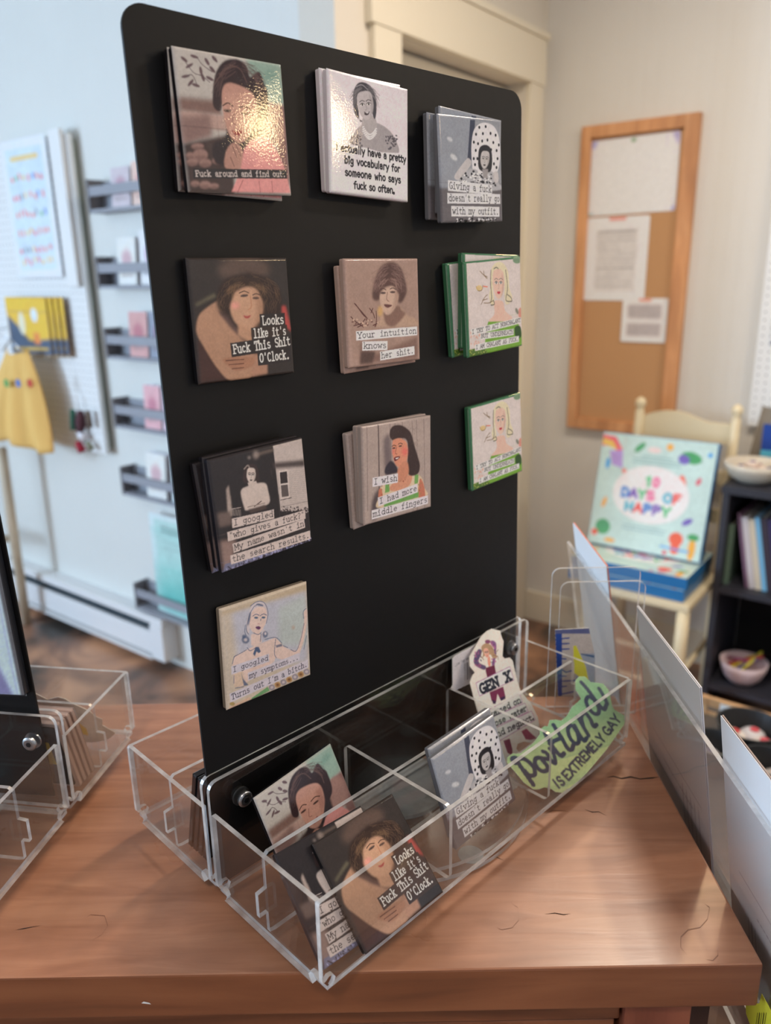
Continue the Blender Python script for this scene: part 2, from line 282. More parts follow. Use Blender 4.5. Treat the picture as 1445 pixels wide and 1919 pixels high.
class Art:      # x right, y down, 0..1 (or read off a picture of the print through a quad)
    def __init__(s, bg, quad=None, asp=1., n=440):
        s.nx = n; s.ny = max(8, int(n/asp)); s.asp = asp; s.I = np.ones((s.ny, s.nx, 3))*srgb(bg)
        s.H = homog(quad, [(0, 0), (1, 0), (1, 1), (0, 1)]) if quad is not None else None
        s.Y, s.X = np.mgrid[0:s.ny, 0:s.nx]; s.X = s.X+.5; s.Y = s.Y+.5
    def m(s, P):
        P = np.atleast_2d(np.array(P, float))
        if s.H is not None:
            q = np.c_[P, np.ones(len(P))] @ s.H.T; P = q[:, :2]/q[:, 2:]
        return P*np.array([s.nx, s.ny])
    def blend(s, mask, y0, x0, col, al=1.):
        h, w_ = mask.shape; R = s.I[y0:y0+h, x0:x0+w_]; R += (mask*al)[..., None]*(srgb(col)-R)
    def poly(s, P, col, blur=0, al=1., sm=False, raw=False):
        Q = np.array(P, float) if raw else s.m(P)
        if sm: Q = smooth_pts(Q)
        pad = int(blur*2.5)+3; x0 = max(0, int(Q[:, 0].min())-pad); x1 = min(s.nx, int(Q[:, 0].max())+pad); y0 = max(0, int(Q[:, 1].min())-pad); y1 = min(s.ny, int(Q[:, 1].max())+pad)
        if x1 <= x0 or y1 <= y0: return s
        X = s.X[y0:y1, x0:x1]; Y = s.Y[y0:y1, x0:x1]; ins = np.zeros(X.shape, bool); n = len(Q)
        for i in range(n):
            (ax, ay), (bx, by) = Q[i], Q[(i+1) % n]
            if ay == by: continue
            ins ^= ((ay > Y) != (by > Y)) & (X < (bx-ax)*(Y-ay)/(by-ay)+ax)
        k = ins.astype(float)
        b = max(1, int(round(blur)))
        for _ in range(2 if blur else 1):
            for axis in (0, 1):
                acc = k.copy(); cnt = 1
                for sft in range(1, b+1):
                    a1 = np.roll(k, sft, axis); a2 = np.roll(k, -sft, axis); acc += a1+a2; cnt += 2
                k = acc/cnt if blur else (acc*.5+k*.5)/(.5*cnt+.5)
        s.blend(k, y0, x0, col, al); return s
    def ell(s, cx, cy_, rx, ry, col, blur=0, rot=0, al=1.):
        r = math.radians(rot); return s.poly([(cx+rx*math.cos(t)*math.cos(r)-ry*math.sin(t)*math.sin(r), cy_+rx*math.cos(t)*math.sin(r)+ry*math.sin(t)*math.cos(r)) for t in np.linspace(0, 2*math.pi, 28, endpoint=False)], col, blur, al)
    def seg(s, Q, wd, col, al=1.):          # canvas-pixel polyline with round ends
        Q = np.array(Q, float); pad = wd+2; x0 = max(0, int(Q[:, 0].min()-pad)); x1 = min(s.nx, int(Q[:, 0].max()+pad)+1); y0 = max(0, int(Q[:, 1].min()-pad)); y1 = min(s.ny, int(Q[:, 1].max()+pad)+1)
        if x1 <= x0 or y1 <= y0: return
        X = s.X[y0:y1, x0:x1]; Y = s.Y[y0:y1, x0:x1]; D = np.full(X.shape, 1e9)
        for i in range(len(Q)-1):
            a, b = Q[i], Q[i+1]; d = b-a; L2 = d@d+1e-9; t = np.clip(((X-a[0])*d[0]+(Y-a[1])*d[1])/L2, 0, 1)
            D = np.minimum(D, np.hypot(X-a[0]-t*d[0], Y-a[1]-t*d[1]))
        s.blend(np.clip(wd/2-D+.5, 0, 1), y0, x0, col, al)
    def line(s, P, wd, col, al=1., sm=False):  # wd as a fraction of the width
        Q = s.m(P)
        if sm:
            Q2 = [Q[0]]
            for i in range(len(Q)-1):
                a, b, c, d = Q[max(i-1, 0)], Q[i], Q[i+1], Q[min(i+2, len(Q)-1)]
                for t in np.linspace(0, 1, 7)[1:]: Q2.append(.5*((2*b)+(-a+c)*t+(2*a-5*b+4*c-d)*t*t+(-a+3*b-3*c+d)*t**3))
            Q = Q2
        s.seg(Q, wd*s.nx, col, al); return s
    def text(s, t, p0, p1, h, col, wt=.1, serif=True, strip=None, prop=False):   # baseline p0->p1, h = cap height as fraction of the print's height
        a, b = s.m([p0, p1]); n = len(t); L_ = np.linalg.norm(b-a); ex = (b-a)/L_; ey = np.array([ex[1], -ex[0]]); cw = L_/(n*.6)*1.0; hh = h*s.ny/.66
        if strip is not None:
            e = .12*hh; s.poly([a-ex*e*1.5-ey*.24*hh, b+ex*e-ey*.24*hh, b+ex*e+ey*.80*hh, a-ex*e*1.5+ey*.80*hh], strip, raw=True)
        wd_ = [({'i': .30, 'l': .30, 'I': .34, '.': .3, ',': .3, "'": .26, ' ': .42, 'f': .46, 't': .46, 'r': .48, 'm': .72, 'w': .72, 'M': .7, 'W': .72, 's': .5, 'c': .52}.get(c, .58) if prop else .6) for c in t]
        cw = L_/sum(wd_); xo = 0.
        for k, ch in enumerate(t):
            x_off = xo + (wd_[k]-.6)/2; xo += wd_[k]
            if ch not in GL: continue
            seg_, ser = GL[ch]
            for q in seg_+(ser if serif else []):
                s.seg([a+ex*(x+x_off)*cw+ey*y*hh for x, y in q], wt*hh*(1.9 if len(q) == 2 and abs(q[0][0]-q[1][0]) < .03 and abs(q[0][1]-q[1][1]) < .01 else 1), col)
        return s
    def hair(s, cx, cy_, rx, ry, t0, t1, n, col, seed=0, ln=60, curl=.4, wd=.006, al=.6, rmin=.55):
        r = np.random.RandomState(seed)
        for k in range(n):
            t = math.radians(r.uniform(t0, t1)); q = r.uniform(rmin, 1); x, y = cx+rx*q*math.cos(t), cy_-ry*q*math.sin(t); dx, dy = -math.sin(t)*math.copysign(1, math.cos(t)), math.cos(t)*math.copysign(1, math.cos(t))
            P = [(x, y)]
            for m in range(3): x += -dx*ln/3+r.uniform(-1, 1)*ln*curl*.3; y += abs(dy)*ln/3+ln*.1+r.uniform(-1, 1)*ln*curl*.2; P.append((x, y))
            s.line(P, wd, col, al, sm=True)
        return s
    def out(s, g):
        n1 = noise2(max(s.nx, s.ny), 9, 3)[:s.ny, :s.nx, None]; n2 = noise2(max(s.nx, s.ny), 60, 4, 2)[:s.ny, :s.nx, None]
        return np.clip(s.I*g*(1+.022*n1+.03*n2), 0, .86)
def print_mesh(name, art, wd, ht, n, g=1.0, mask=None, mapf=None, edge=.0, mats=None, gain=1.45, parent=None, z=0., grain=.03):
    """grid of ink: centred wd x ht plate in local xy, +z outward"""
    ny = max(2, int(round(n*ht/wd))); img = art.out(gain)
    xs = (np.arange(n+1))/n; ys = np.arange(ny+1)/ny
    ix = np.clip(xs*art.nx-.5, 0, art.nx-1.001); iy = np.clip(ys*art.ny-.5, 0, art.ny-1.001)
    i0 = ix.astype(int); j0 = iy.astype(int); fx = (ix-i0)[None, :, None]; fy = (iy-j0)[:, None, None]
    C = (img[j0][:, i0]*(1-fx)+img[j0][:, i0+1]*fx)*(1-fy)+(img[j0+1][:, i0]*(1-fx)+img[j0+1][:, i0+1]*fx)*fy
    if grain: C = C*(1+rng.randn(*C.shape[:2])[..., None]*grain)
    GX, GY = np.meshgrid((xs-.5)*wd, (.5-ys)*ht)
    Z = np.zeros_like(GX)+z
    if edge:
        dd = np.minimum(np.minimum(GX+wd/2, wd/2-GX), np.minimum(GY+ht/2, ht/2-GY)); t = np.clip(1-dd/edge, 0, 1); Z = Z-(1-np.sqrt(np.clip(1-t*t, 0, 1)))*edge*.8
        Z = Z + .0006*(1-(2*GX/wd)**2)*(1-(2*GY/ht)**2)
    V = np.stack([GX, GY, Z], -1).reshape(-1, 3); ID = np.arange((n+1)*(ny+1)).reshape(ny+1, n+1)
    F = np.stack([ID[1:, :-1], ID[1:, 1:], ID[:-1, 1:], ID[:-1, :-1]], -1).reshape(-1, 4)
    if mask is not None:
        cxm = (GX[:-1, :-1]+GX[1:, 1:])/2; cym = (GY[:-1, :-1]+GY[1:, 1:])/2; F = F[mask(cxm, cym).reshape(-1)]
    me = bpy.data.meshes.new(name); me.vertices.add(len(V)); me.vertices.foreach_set('co', V.ravel().astype(np.float32))
    me.loops.add(F.size); me.loops.foreach_set('vertex_index', F.ravel().astype(np.int32))
    me.polygons.add(len(F)); me.polygons.foreach_set('loop_start', np.arange(0, F.size, 4).astype(np.int32)); me.polygons.foreach_set('loop_total', np.full(len(F), 4, np.int32))
    me.update(calc_edges=True); me.validate()
    at = me.color_attributes.new('ink', 'FLOAT_COLOR', 'POINT'); c4 = np.ones((len(V), 4), np.float32); c4[:, :3] = np.clip(C.reshape(-1, 3), 0, 1); at.data.foreach_set('color', c4.ravel())
    me.materials.append(mats or PRM); me.polygons.foreach_set('use_smooth', np.ones(len(F), bool))
    return me
def link(me, name, parent, mw=None):
    o = bpy.data.objects.new(name, me); COL.objects.link(o); o.parent = parent
    if mw is not None: o.matrix_local = mw
    return o
# ------------------------------------------------ the printed pictures (read through each magnet's own corners)
def face(a, c, rx, ry, skin, look=0, lip=(110, 40, 40), dark=(50, 38, 36), rot=0, brow=True, eyes=(-.38, .42)):
    cx, cy_ = c; r = math.radians(rot)
    def R(x, y): x *= rx; y *= ry; return (cx+x*math.cos(r)-y*math.sin(r), cy_+x*math.sin(r)+y*math.cos(r))
    a.poly([R(*q) for q in ((-.8, -1), (0, -1.18), (.8, -1), (1, -.2), (.86, .42), (.45, .95), (.05, 1.12), (-.42, .95), (-.85, .42), (-1, -.2))], skin, 1, sm=True)
    sh = tuple(np.array(skin)*.8)
    a.poly([R(*q) for q in ((.55, -.9), (.98, -.3), (.85, .5), (.4, 1.), (.62, .4), (.66, -.2))], sh, 3, .6, sm=True)
    for e in eyes:
        a.poly([R(e+x*.26, -.12+y*.12) for x, y in ((-1, 0), (0, -1), (1, 0), (0, .9))], (235, 225, 220) if sum(skin) > 380 else (180, 170, 165), 0, .9, sm=True)
        q = R(e+look*.08, -.12); a.ell(q[0], q[1], rx*.11, ry*.10, dark)
        a.line([R(e-.27, -.14), R(e, -.25), R(e+.27, -.13)], .006, dark, sm=True)
        if brow: a.line([R(e-.3, -.36), R(e, -.46), R(e+.32, -.36)], .007, dark, .85, sm=True)
    a.line([R(.04, -.15), R(.1+look*.1, .25), R(0, .34), R(-.1, .3)], .006, sh, 1, sm=True)
    a.poly([R(x*.3+.03, .62+y*.13) for x, y in ((-1, 0), (-.4, -.8), (0, -.4), (.4, -.8), (1, 0), (.4, .9), (-.4, .9))], lip, 0, sm=True)
ART = {}
def art_find_out():
    a = Art((165, 160, 156), [(110, 90), (970, 245), (1055, 1265), (235, 1225)])
    a.poly([(690, 180), (1000, 240), (1010, 560), (860, 560), (700, 300)], (128, 152, 142), 8)
    a.ell(880, 330, 60, 40, (110, 138, 128), 6)
    a.poly([(120, 480), (460, 520), (500, 640), (160, 600)], (112, 88, 82), 8); a.poly([(150, 590), (520, 640), (540, 760), (400, 740), (180, 860)], (160, 134, 126), 4)
    a.poly([(170, 640), (400, 620), (420, 800), (200, 860)], (120, 96, 92), 10); a.poly([(190, 850), (560, 780), (600, 1260), (220, 1240)], (62, 50, 48), 5)
    for x, y, rx, ry in ((320, 940, 60, 50), (260, 990, 45, 30), (360, 1000, 50, 32), (460, 985, 45, 25), (240, 940, 30, 25), (360, 1170, 45, 30), (280, 1160, 35, 22), (430, 1180, 40, 20), (300, 870, 50, 22)): a.ell(x, y, rx, ry, (134, 106, 100), 3); a.ell(x, y+ry*.5, rx*.9, ry*.5, (100, 76, 72), 3, al=.6)
    for (x, y, r) in ((200, 200, 40), (240, 250, -30), (330, 290, 80), (290, 400, 20), (250, 380, -50), (345, 340, 70), (380, 220, 60), (420, 280, 50), (280, 180, 20), (210, 330, -10), (400, 350, 30), (440, 200, 50)): a.ell(x, y, 34, 12, (88, 70, 74), 1, r)
    for P in (((190, 190), (270, 300), (340, 330), (400, 380)), ((300, 180), (340, 240), (420, 300)), ((200, 340), (260, 320), (300, 400))): a.line(P, .006, (80, 66, 70), sm=True)
    a.poly([(880, 560), (1000, 560), (1040, 1200), (960, 1100)], (118, 88, 86), 6)
    a.poly([(540, 640), (700, 600), (860, 620), (900, 760), (760, 1000), (640, 1040), (540, 1030), (440, 1000), (420, 860), (520, 800)], (46, 38, 40), 3, sm=True)
    a.poly([(840, 560), (960, 590), (1000, 800), (900, 880), (820, 800)], (140, 110, 104), 5, sm=True)
    a.poly([(480, 600), (424, 560), (424, 430), (450, 300), (520, 215), (620, 205), (690, 255), (720, 340), (790, 300), (830, 390), (858, 470), (858, 640), (800, 700), (740, 640), (600, 480), (520, 470)], (48, 36, 38), 2, sm=True)
    a.hair(640, 420, 200, 210, 20, 170, 70, (86, 66, 64), 2, 90, .3, .006, .45, .6)
    for P in (((560, 250), (640, 280), (690, 380)), ((740, 330), (790, 420), (800, 520)), ((480, 320), (520, 280), (600, 260))): a.line(P, .012, (92, 70, 66), .6, sm=True)
    a.poly([(500, 430), (560, 385), (700, 440), (760, 520), (760, 660), (700, 800), (630, 850), (560, 800), (520, 700), (495, 560)], (168, 128, 116), 2, sm=True)
    a.poly([(700, 520), (760, 520), (760, 680), (680, 820), (700, 680)], (138, 98, 90), 5, .6)
    a.ell(535, 600, 30, 11, (60, 44, 42), 1, 8); a.ell(672, 622, 32, 11, (60, 44, 42), 1, 8); a.line([(500, 560), (540, 540), (580, 566)], .009, (50, 36, 34), sm=True); a.line([(630, 575), (680, 570), (725, 600)], .009, (50, 36, 34), sm=True)
    a.line([(590, 620), (575, 690), (600, 705)], .008, (130, 92, 86), sm=True); a.poly([(570, 750), (610, 762), (650, 750), (640, 785), (600, 790)], (120, 40, 44), 1, sm=True)
    a.poly([(520, 1040), (520, 930), (560, 860), (610, 850), (650, 900), (660, 960), (640, 1050)], (158, 120, 108), 2, sm=True)
    for q in ((575, 870, 610, 960), (600, 860, 640, 950), (560, 960, 590, 1030)): a.line([(q[0], q[1]), (q[2], q[3])], .007, (100, 70, 64))
    a.poly([(570, 1230), (640, 1060), (665, 900), (720, 830), (790, 800), (870, 820), (940, 930), (1000, 1060), (1045, 1245)], (196, 134, 132), 2)
    a.line([(790, 1150), (800, 1235)], .008, (160, 100, 100)); a.line([(890, 1150), (900, 1235)], .008, (160, 100, 100)); a.line([(660, 1140), (620, 1230)], .008, (160, 100, 100))
    a.poly([(262, 1042), (1010, 1062), (1015, 1132), (268, 1120)], (44, 41, 42)); a.text('Fuck around and find out.', (285, 1104), (1006, 1116), .042, (196, 184, 180), .085)
    return a
def art_looks():
    a = Art((48, 42, 40), [(128, 122), (1135, 130), (1218, 1250), (262, 1352)])
    a.ell(700, 250, 260, 130, (92, 74, 66), 14, al=.7); a.poly([(215, 570), (400, 470), (430, 500), (330, 540), (225, 590)], (96, 90, 74), 5, .9)
    a.poly([(1070, 600), (1120, 600), (1180, 850), (1100, 780)], (170, 70, 66), 5, .9); a.poly([(240, 900), (560, 1300), (270, 1330)], (62, 40, 36), 6)
    a.poly([(230, 760), (260, 670), (340, 600), (440, 540), (520, 520), (640, 760), (780, 900), (800, 1000), (780, 1280), (570, 1310), (430, 1180), (300, 980), (235, 860)], (158, 122, 100), 3, sm=True)
    a.poly([(430, 640), (500, 640), (660, 760), (760, 930), (700, 940), (560, 800)], (64, 48, 50), 5, .9)
    a.poly([(440, 620), (430, 470), (500, 340), (640, 290), (800, 280), (980, 350), (1070, 480), (1070, 640), (1010, 760), (900, 800), (760, 860), (620, 800), (540, 700)], (46, 34, 30), 6, sm=True)
    a.hair(750, 520, 320, 240, -20, 200, 150, (92, 70, 54), 3, 70, 1., .005, .38, .5)
    a.poly([(560, 600), (600, 450), (700, 405), (820, 430), (880, 560), (870, 700), (800, 800), (740, 850), (660, 800), (590, 720)], (176, 138, 114), 4, sm=True)
    a.poly([(800, 440), (885, 560), (870, 720), (790, 820), (830, 640)], (146, 110, 88), 8, .7, sm=True)
    a.poly([(640, 760), (780, 830), (760, 950), (640, 880)], (168, 130, 106), 5)
    a.poly([(520, 480), (560, 380), (700, 330), (860, 360), (930, 480), (880, 520), (840, 440), (760, 400), (680, 420), (600, 470), (560, 580), (520, 600)], (52, 38, 32), 5, sm=True)
    a.hair(730, 450, 210, 100, 10, 170, 80, (104, 80, 60), 6, 60, 1.2, .005, .4, .6)
    a.ell(610, 590, 44, 34, (205, 140, 130), 6, al=.8); a.ell(700, 495, 40, 13, (70, 56, 54), 1, -6); a.ell(815, 520, 34, 12, (80, 62, 56), 1); a.line([(650, 470), (700, 452), (745, 470)], .008, (60, 44, 40), sm=True); a.line([(785, 490), (820, 478), (860, 492)], .008, (60, 44, 40), sm=True)
    a.line([(760, 500), (770, 600), (740, 632)], .009, (166, 118, 92), sm=True); a.poly([(690, 685), (725, 692), (765, 685), (745, 712), (710, 712)], (150, 70, 66), 1, sm=True)
    a.poly([(780, 1060), (930, 1060), (940, 1250), (780, 1280)], (156, 118, 98), 4); a.poly([(500, 1100), (780, 1090), (790, 1170), (640, 1220), (540, 1170)], (150, 108, 86), 3, sm=True)
    for y in (1120, 1160, 1200): a.line([(520+(y-1120)*.8, y), (700, y-10)], .008, (90, 58, 48), sm=True)
    a.text('Looks', (880, 780), (1105, 770), .075, (205, 200, 196), .09, strip=(44, 38, 38)); a.text("like it's", (795, 905), (1128, 878), .072, (205, 200, 196), .09, strip=(52, 42, 38))
    a.text('Fuck This Shit', (595, 1055), (1172, 975), .075, (205, 200, 196), .09, strip=(44, 38, 38)); a.text("O'Clock.", (862, 1142), (1165, 1108), .075, (205, 200, 196), .09, strip=(44, 38, 38))
    return a
def art_vocab():
    a = Art((205, 196, 202), [(115, 70), (668, 222), (675, 975), (140, 900)])
    G = (128, 122, 126)
    a.poly([(265, 580), (300, 500), (350, 455), (430, 440), (510, 475), (570, 540), (602, 645), (480, 640), (380, 610)], (150, 144, 147), 1, sm=True)
    r = np.random.RandomState(2)
    for k in range(60):
        x = r.choice([r.uniform(280, 350), r.uniform(510, 590)]); y = r.uniform(520, 620); a.ell(x, y, 8, 5, (84, 80, 86), 0, r.uniform(0, 90))
    a.poly([(360, 400), (430, 400), (450, 470), (420, 520), (350, 480)], (160, 154, 156), 1, sm=True)
    a.poly([(290, 340), (290, 240), (320, 180), (370, 175), (420, 215), (445, 300), (445, 380), (430, 415), (390, 300), (330, 280), (330, 420), (350, 430), (310, 400)], (62, 60, 66), 1, sm=True)
    a.line([(310, 200), (350, 190), (390, 225)], .01, (140, 136, 140), .8, sm=True)
    a.hair(365, 290, 85, 110, 0, 180, 50, (112, 108, 112), 5, 60, .3, .006, .5)
    face(a, (372, 330), 55, 84, (172, 165, 168), 0, (60, 50, 54), (46, 44, 48), -6)
    a.poly([(360, 368), (385, 372), (402, 366), (392, 388), (372, 390)], (58, 48, 52)); a.poly([(368, 372), (395, 372), (385, 380)], (215, 208, 212))
    for y0 in (0, 16, 30):
        for t in np.linspace(0, 1, 13): a.ell(356+88*t, 470+y0+44*math.sin(math.pi*t)+t*14, 6, 6, (222, 216, 220)); a.ell(358+88*t, 474+y0+44*math.sin(math.pi*t)+t*14, 3, 3, (150, 144, 148))
    a.poly([(125, 560), (265, 580), (480, 640), (665, 650), (675, 960), (140, 895)], (205, 200, 206), 1)
    a.text('I actually have a pretty', (172, 618), (655, 712), .060, (38, 36, 40), .165, False, prop=True); a.text('big vocabulary for', (230, 706), (614, 775), .060, (38, 36, 40), .165, False, prop=True)
    a.text('someone who says', (235, 788), (620, 848), .060, (38, 36, 40), .165, False, prop=True); a.text('fuck so often.', (297, 876), (578, 916), .060, (38, 36, 40), .165, False, prop=True)
    return a
def art_outfit():
    a = Art((134, 137, 145), [(875, 388), (1293, 430), (1300, 1108), (905, 1105)])
    a.poly([(880, 400), (1100, 420), (1060, 900), (890, 900)], (132, 137, 147), 6); a.ell(950, 560, 20, 12, (180, 182, 188), 3, 40); a.ell(975, 680, 28, 14, (186, 188, 192), 3, 45)
    a.poly([(1085, 430), (1118, 430), (1100, 700), (1062, 700)], (58, 62, 78), 1); a.poly([(890, 880), (1300, 880), (1300, 1108), (900, 1108)], (92, 88, 92), 5)
    a.poly([(1092, 720), (1090, 600), (1108, 500), (1150, 455), (1200, 450), (1250, 480), (1280, 560), (1284, 680), (1262, 780), (1200, 840), (1110, 800)], (200, 198, 203), 1, sm=True)
    for x, y in ((1145, 480), (1188, 474), (1122, 527), (1168, 522), (1220, 520), (1255, 532), (1106, 580), (1198, 565), (1162, 572), (1238, 582), (1276, 598), (1118, 635), (1134, 590), (1260, 636), (1222, 630), (1104, 690), (1128, 690), (1266, 690), (1240, 725), (1112, 730), (1258, 750)): a.ell(x, y, 6.5, 11, (36, 36, 42))
    a.poly([(1000, 830), (1040, 770), (1110, 760), (1160, 800), (1220, 770), (1270, 850), (1280, 900), (1010, 900)], (160, 160, 166), 2, sm=True)
    r = np.random.RandomState(8)
    for k in range(110): a.ell(r.uniform(1010, 1250), r.uniform(770, 880), r.uniform(5, 10), r.uniform(4, 8), (38, 38, 44) if r.rand() < .6 else (205, 205, 210), 0, r.uniform(0, 90))
    a.poly([(980, 800), (1050, 700), (1075, 690), (1085, 730), (1030, 800), (1000, 830)], (176, 172, 174), 1, sm=True)
    a.poly([(1140, 760), (1135, 660), (1150, 610), (1190, 598), (1222, 630), (1228, 720), (1210, 780)], (40, 38, 42), 1, sm=True)
    face(a, (1178, 700), 30, 52, (178, 174, 175), 0, (50, 46, 50), (40, 38, 42), 6)
    a.poly([(1160, 760), (1200, 760), (1195, 820), (1165, 820)], (140, 136, 138), 2); a.poly([(1235, 790), (1265, 780), (1270, 840), (1245, 850)], (180, 176, 178), 1, sm=True)
    a.text('Giving a fuck', (946, 884), (1222, 916), .063, (42, 42, 46), .085, strip=(198, 198, 203)); a.text("doesn't really go", (943, 966), (1278, 978), .063, (42, 42, 46), .085, strip=(198, 198, 203)); a.text('with my outfit.', (968, 1050), (1272, 1062), .063, (42, 42, 46), .085, strip=(198, 198, 203))
    for k in range(50): a.ell(r.uniform(990, 1260), r.uniform(1080, 1106), 7, 5, (30, 30, 34) if r.rand() < .6 else (190, 190, 194), 0, r.uniform(0, 90))
    return a
def art_intuition():
    a = Art((158, 132, 122), [(160, 182), (1185, 195), (1225, 1560), (240, 1668)])
    a.poly([(185, 230), (1160, 230), (1180, 1500), (290, 1560)], (150, 124, 113), 10)
    a.poly([(620, 1080), (700, 900), (740, 900), (950, 870), (1000, 940), (1160, 1020), (1190, 1100), (600, 1110)], (166, 138, 120), 4, sm=True)
    a.poly([(720, 880), (900, 830), (950, 890), (1000, 950), (860, 1100), (760, 1090), (710, 1000)], (120, 92, 82), 4, sm=True)
    a.poly([(590, 1480), (1180, 1250), (1190, 1540), (380, 1610), (390, 1300)], (118, 92, 84), 8); a.poly([(400, 1440), (600, 1440), (560, 1600), (390, 1610)], (80, 62, 58), 6)
    a.poly([(550, 720), (560, 560), (600, 430), (660, 310), (760, 245), (860, 250), (950, 330), (1000, 480), (1025, 640), (960, 780), (900, 780), (860, 700), (700, 700), (620, 760)], (80, 58, 54), 5, sm=True)
    a.hair(790, 520, 230, 260, -10, 190, 150, (128, 100, 94), 4, 80, .9, .006, .35, .45)
    a.poly([(648, 720), (660, 600), (740, 560), (850, 560), (908, 640), (900, 760), (860, 860), (790, 940), (730, 940), (670, 850)], (182, 154, 138), 3, sm=True)
    a.poly([(860, 600), (910, 660), (890, 800), (800, 930), (850, 780)], (150, 120, 106), 7, .7, sm=True)
    a.poly([(630, 700), (640, 560), (720, 470), (820, 460), (910, 540), (925, 680), (890, 640), (850, 580), (800, 560), (720, 590), (670, 640)], (84, 60, 56), 5, sm=True)
    a.hair(780, 560, 140, 110, 10, 170, 60, (138, 110, 102), 8, 60, .8, .006, .35, .6)
    a.ell(695, 655, 38, 14, (74, 56, 54), 1); a.ell(828, 645, 38, 14, (74, 56, 54), 1); a.line([(660, 610), (700, 596), (735, 616)], .008, (70, 50, 48), sm=True); a.line([(790, 604), (830, 590), (875, 612)], .008, (70, 50, 48), sm=True)
    a.line([(755, 650), (745, 740), (775, 770)], .009, (130, 100, 90), sm=True); a.poly([(705, 812), (750, 808), (820, 824), (770, 854), (730, 846)], (92, 56, 54), 1, sm=True)
    for P in (((305, 790), (400, 900), (480, 995)), ((320, 800), (420, 940), (470, 985)), ((260, 970), (330, 1040), (430, 1110)), ((300, 1090), (400, 1060), (450, 1000)), ((510, 860), (560, 930), (580, 990)), ((555, 860), (530, 920)), ((600, 900), (605, 1000), (600, 1090)), ((350, 1110), (420, 1080)), ((640, 1050), (560, 1090))): a.line(P, .010, (76, 44, 42), sm=True)
    a.ell(655, 900, 36, 70, (200, 160, 96), 6, al=.7)
    r = np.random.RandomState(4)
    for k in range(24): x, y = r.uniform(280, 640), r.uniform(1000, 1100); a.ell(x, y, 16, 9, (96, 62, 58) if r.rand() < .6 else (186, 158, 140), 1, r.uniform(0, 180))
    a.text('Your intuition', (350, 1262), (1165, 1204), .055, (34, 32, 36), .085, strip=(206, 202, 206)); a.text('knows', (432, 1400), (752, 1396), .055, (34, 32, 36), .085, strip=(206, 202, 206)); a.text('her shit.', (682, 1536), (1132, 1468), .055, (34, 32, 36), .085, strip=(206, 202, 206))
    return a
def art_chalant():
    a = Art((196, 186, 184), [(82, 138), (497, 100), (508, 750), (116, 838)])
    a.poly([(82, 138), (497, 100), (498, 116), (100, 150), (128, 822), (508, 738), (508, 750), (116, 838)], (56, 102, 72))
    a.ell(470, 128, 30, 26, (110, 136, 110), 1)
    a.poly([(120, 780), (260, 740), (262, 800), (128, 830)], (74, 104, 44)); r = np.random.RandomState(5)
    for k in range(30): a.ell(r.uniform(130, 255), r.uniform(770, 815), 3, 4, (150, 160, 80))
    for k in range(40): a.ell(r.uniform(130, 210), r.uniform(630, 760), 5, 7, (196, 150, 132), 0, al=.7)
    a.poly([(250, 600), (300, 560), (420, 560), (480, 600), (500, 740), (260, 800)], (104, 150, 52), 1, sm=True)
    a.poly([(450, 620), (490, 610), (498, 680), (460, 700)], (40, 70, 30), 1, sm=True)
    a.poly([(300, 430), (360, 430), (380, 500), (430, 545), (400, 570), (300, 575), (260, 570), (300, 520)], (206, 170, 156), 1, sm=True)
    a.poly([(268, 430), (262, 380), (272, 330), (275, 220), (300, 160), (345, 140), (385, 170), (405, 230), (410, 330), (430, 390), (425, 430), (385, 450), (375, 380), (370, 230), (300, 210), (290, 330), (300, 440), (285, 460)], (202, 192, 164), 1, sm=True)
    for P in (((278, 200), (274, 300), (280, 400), (270, 440)), ((385, 200), (398, 330), (385, 420), (428, 430)), ((395, 380), (420, 400), (430, 425)), ((300, 190), (320, 180), (335, 196)), ((292, 420), (300, 450), (275, 456))): a.line(P, .011, (70, 68, 66), .9, sm=True)
    face(a, (331, 305), 42, 95, (208, 174, 160), 0, (170, 50, 66), (52, 60, 66))
    for P in (((198, 206), (225, 235), (250, 250)), ((225, 205), (230, 240), (250, 262)), ((170, 320), (185, 350), (210, 345), (218, 310)), ((205, 450), (230, 400), (250, 380)), ((225, 440), (260, 440), (290, 425)), ((215, 420), (250, 410))): a.line(P, .009, (110, 84, 40), .9, sm=True)
    a.ell(192, 330, 22, 20, (200, 170, 90), 1, al=.7); a.line([(222, 318), (250, 322)], .012, (210, 110, 80))
    a.ell(492, 515, 16, 40, (190, 110, 90), 2, al=.8); a.ell(466, 500, 10, 24, (120, 120, 110), 1, -20)
    a.text('I TRY TO ACT NONCHALANT', (142, 664), (494, 578), .043, (44, 42, 44), .11, strip=(208, 204, 204)); a.text('BUT UNDERNEATH', (206, 694), (440, 662), .043, (44, 42, 44), .11, strip=(208, 204, 204)); a.text('I AM CHALANT AS FUCK.', (170, 774), (478, 712), .043, (44, 42, 44), .11, strip=(208, 204, 204))
    return a
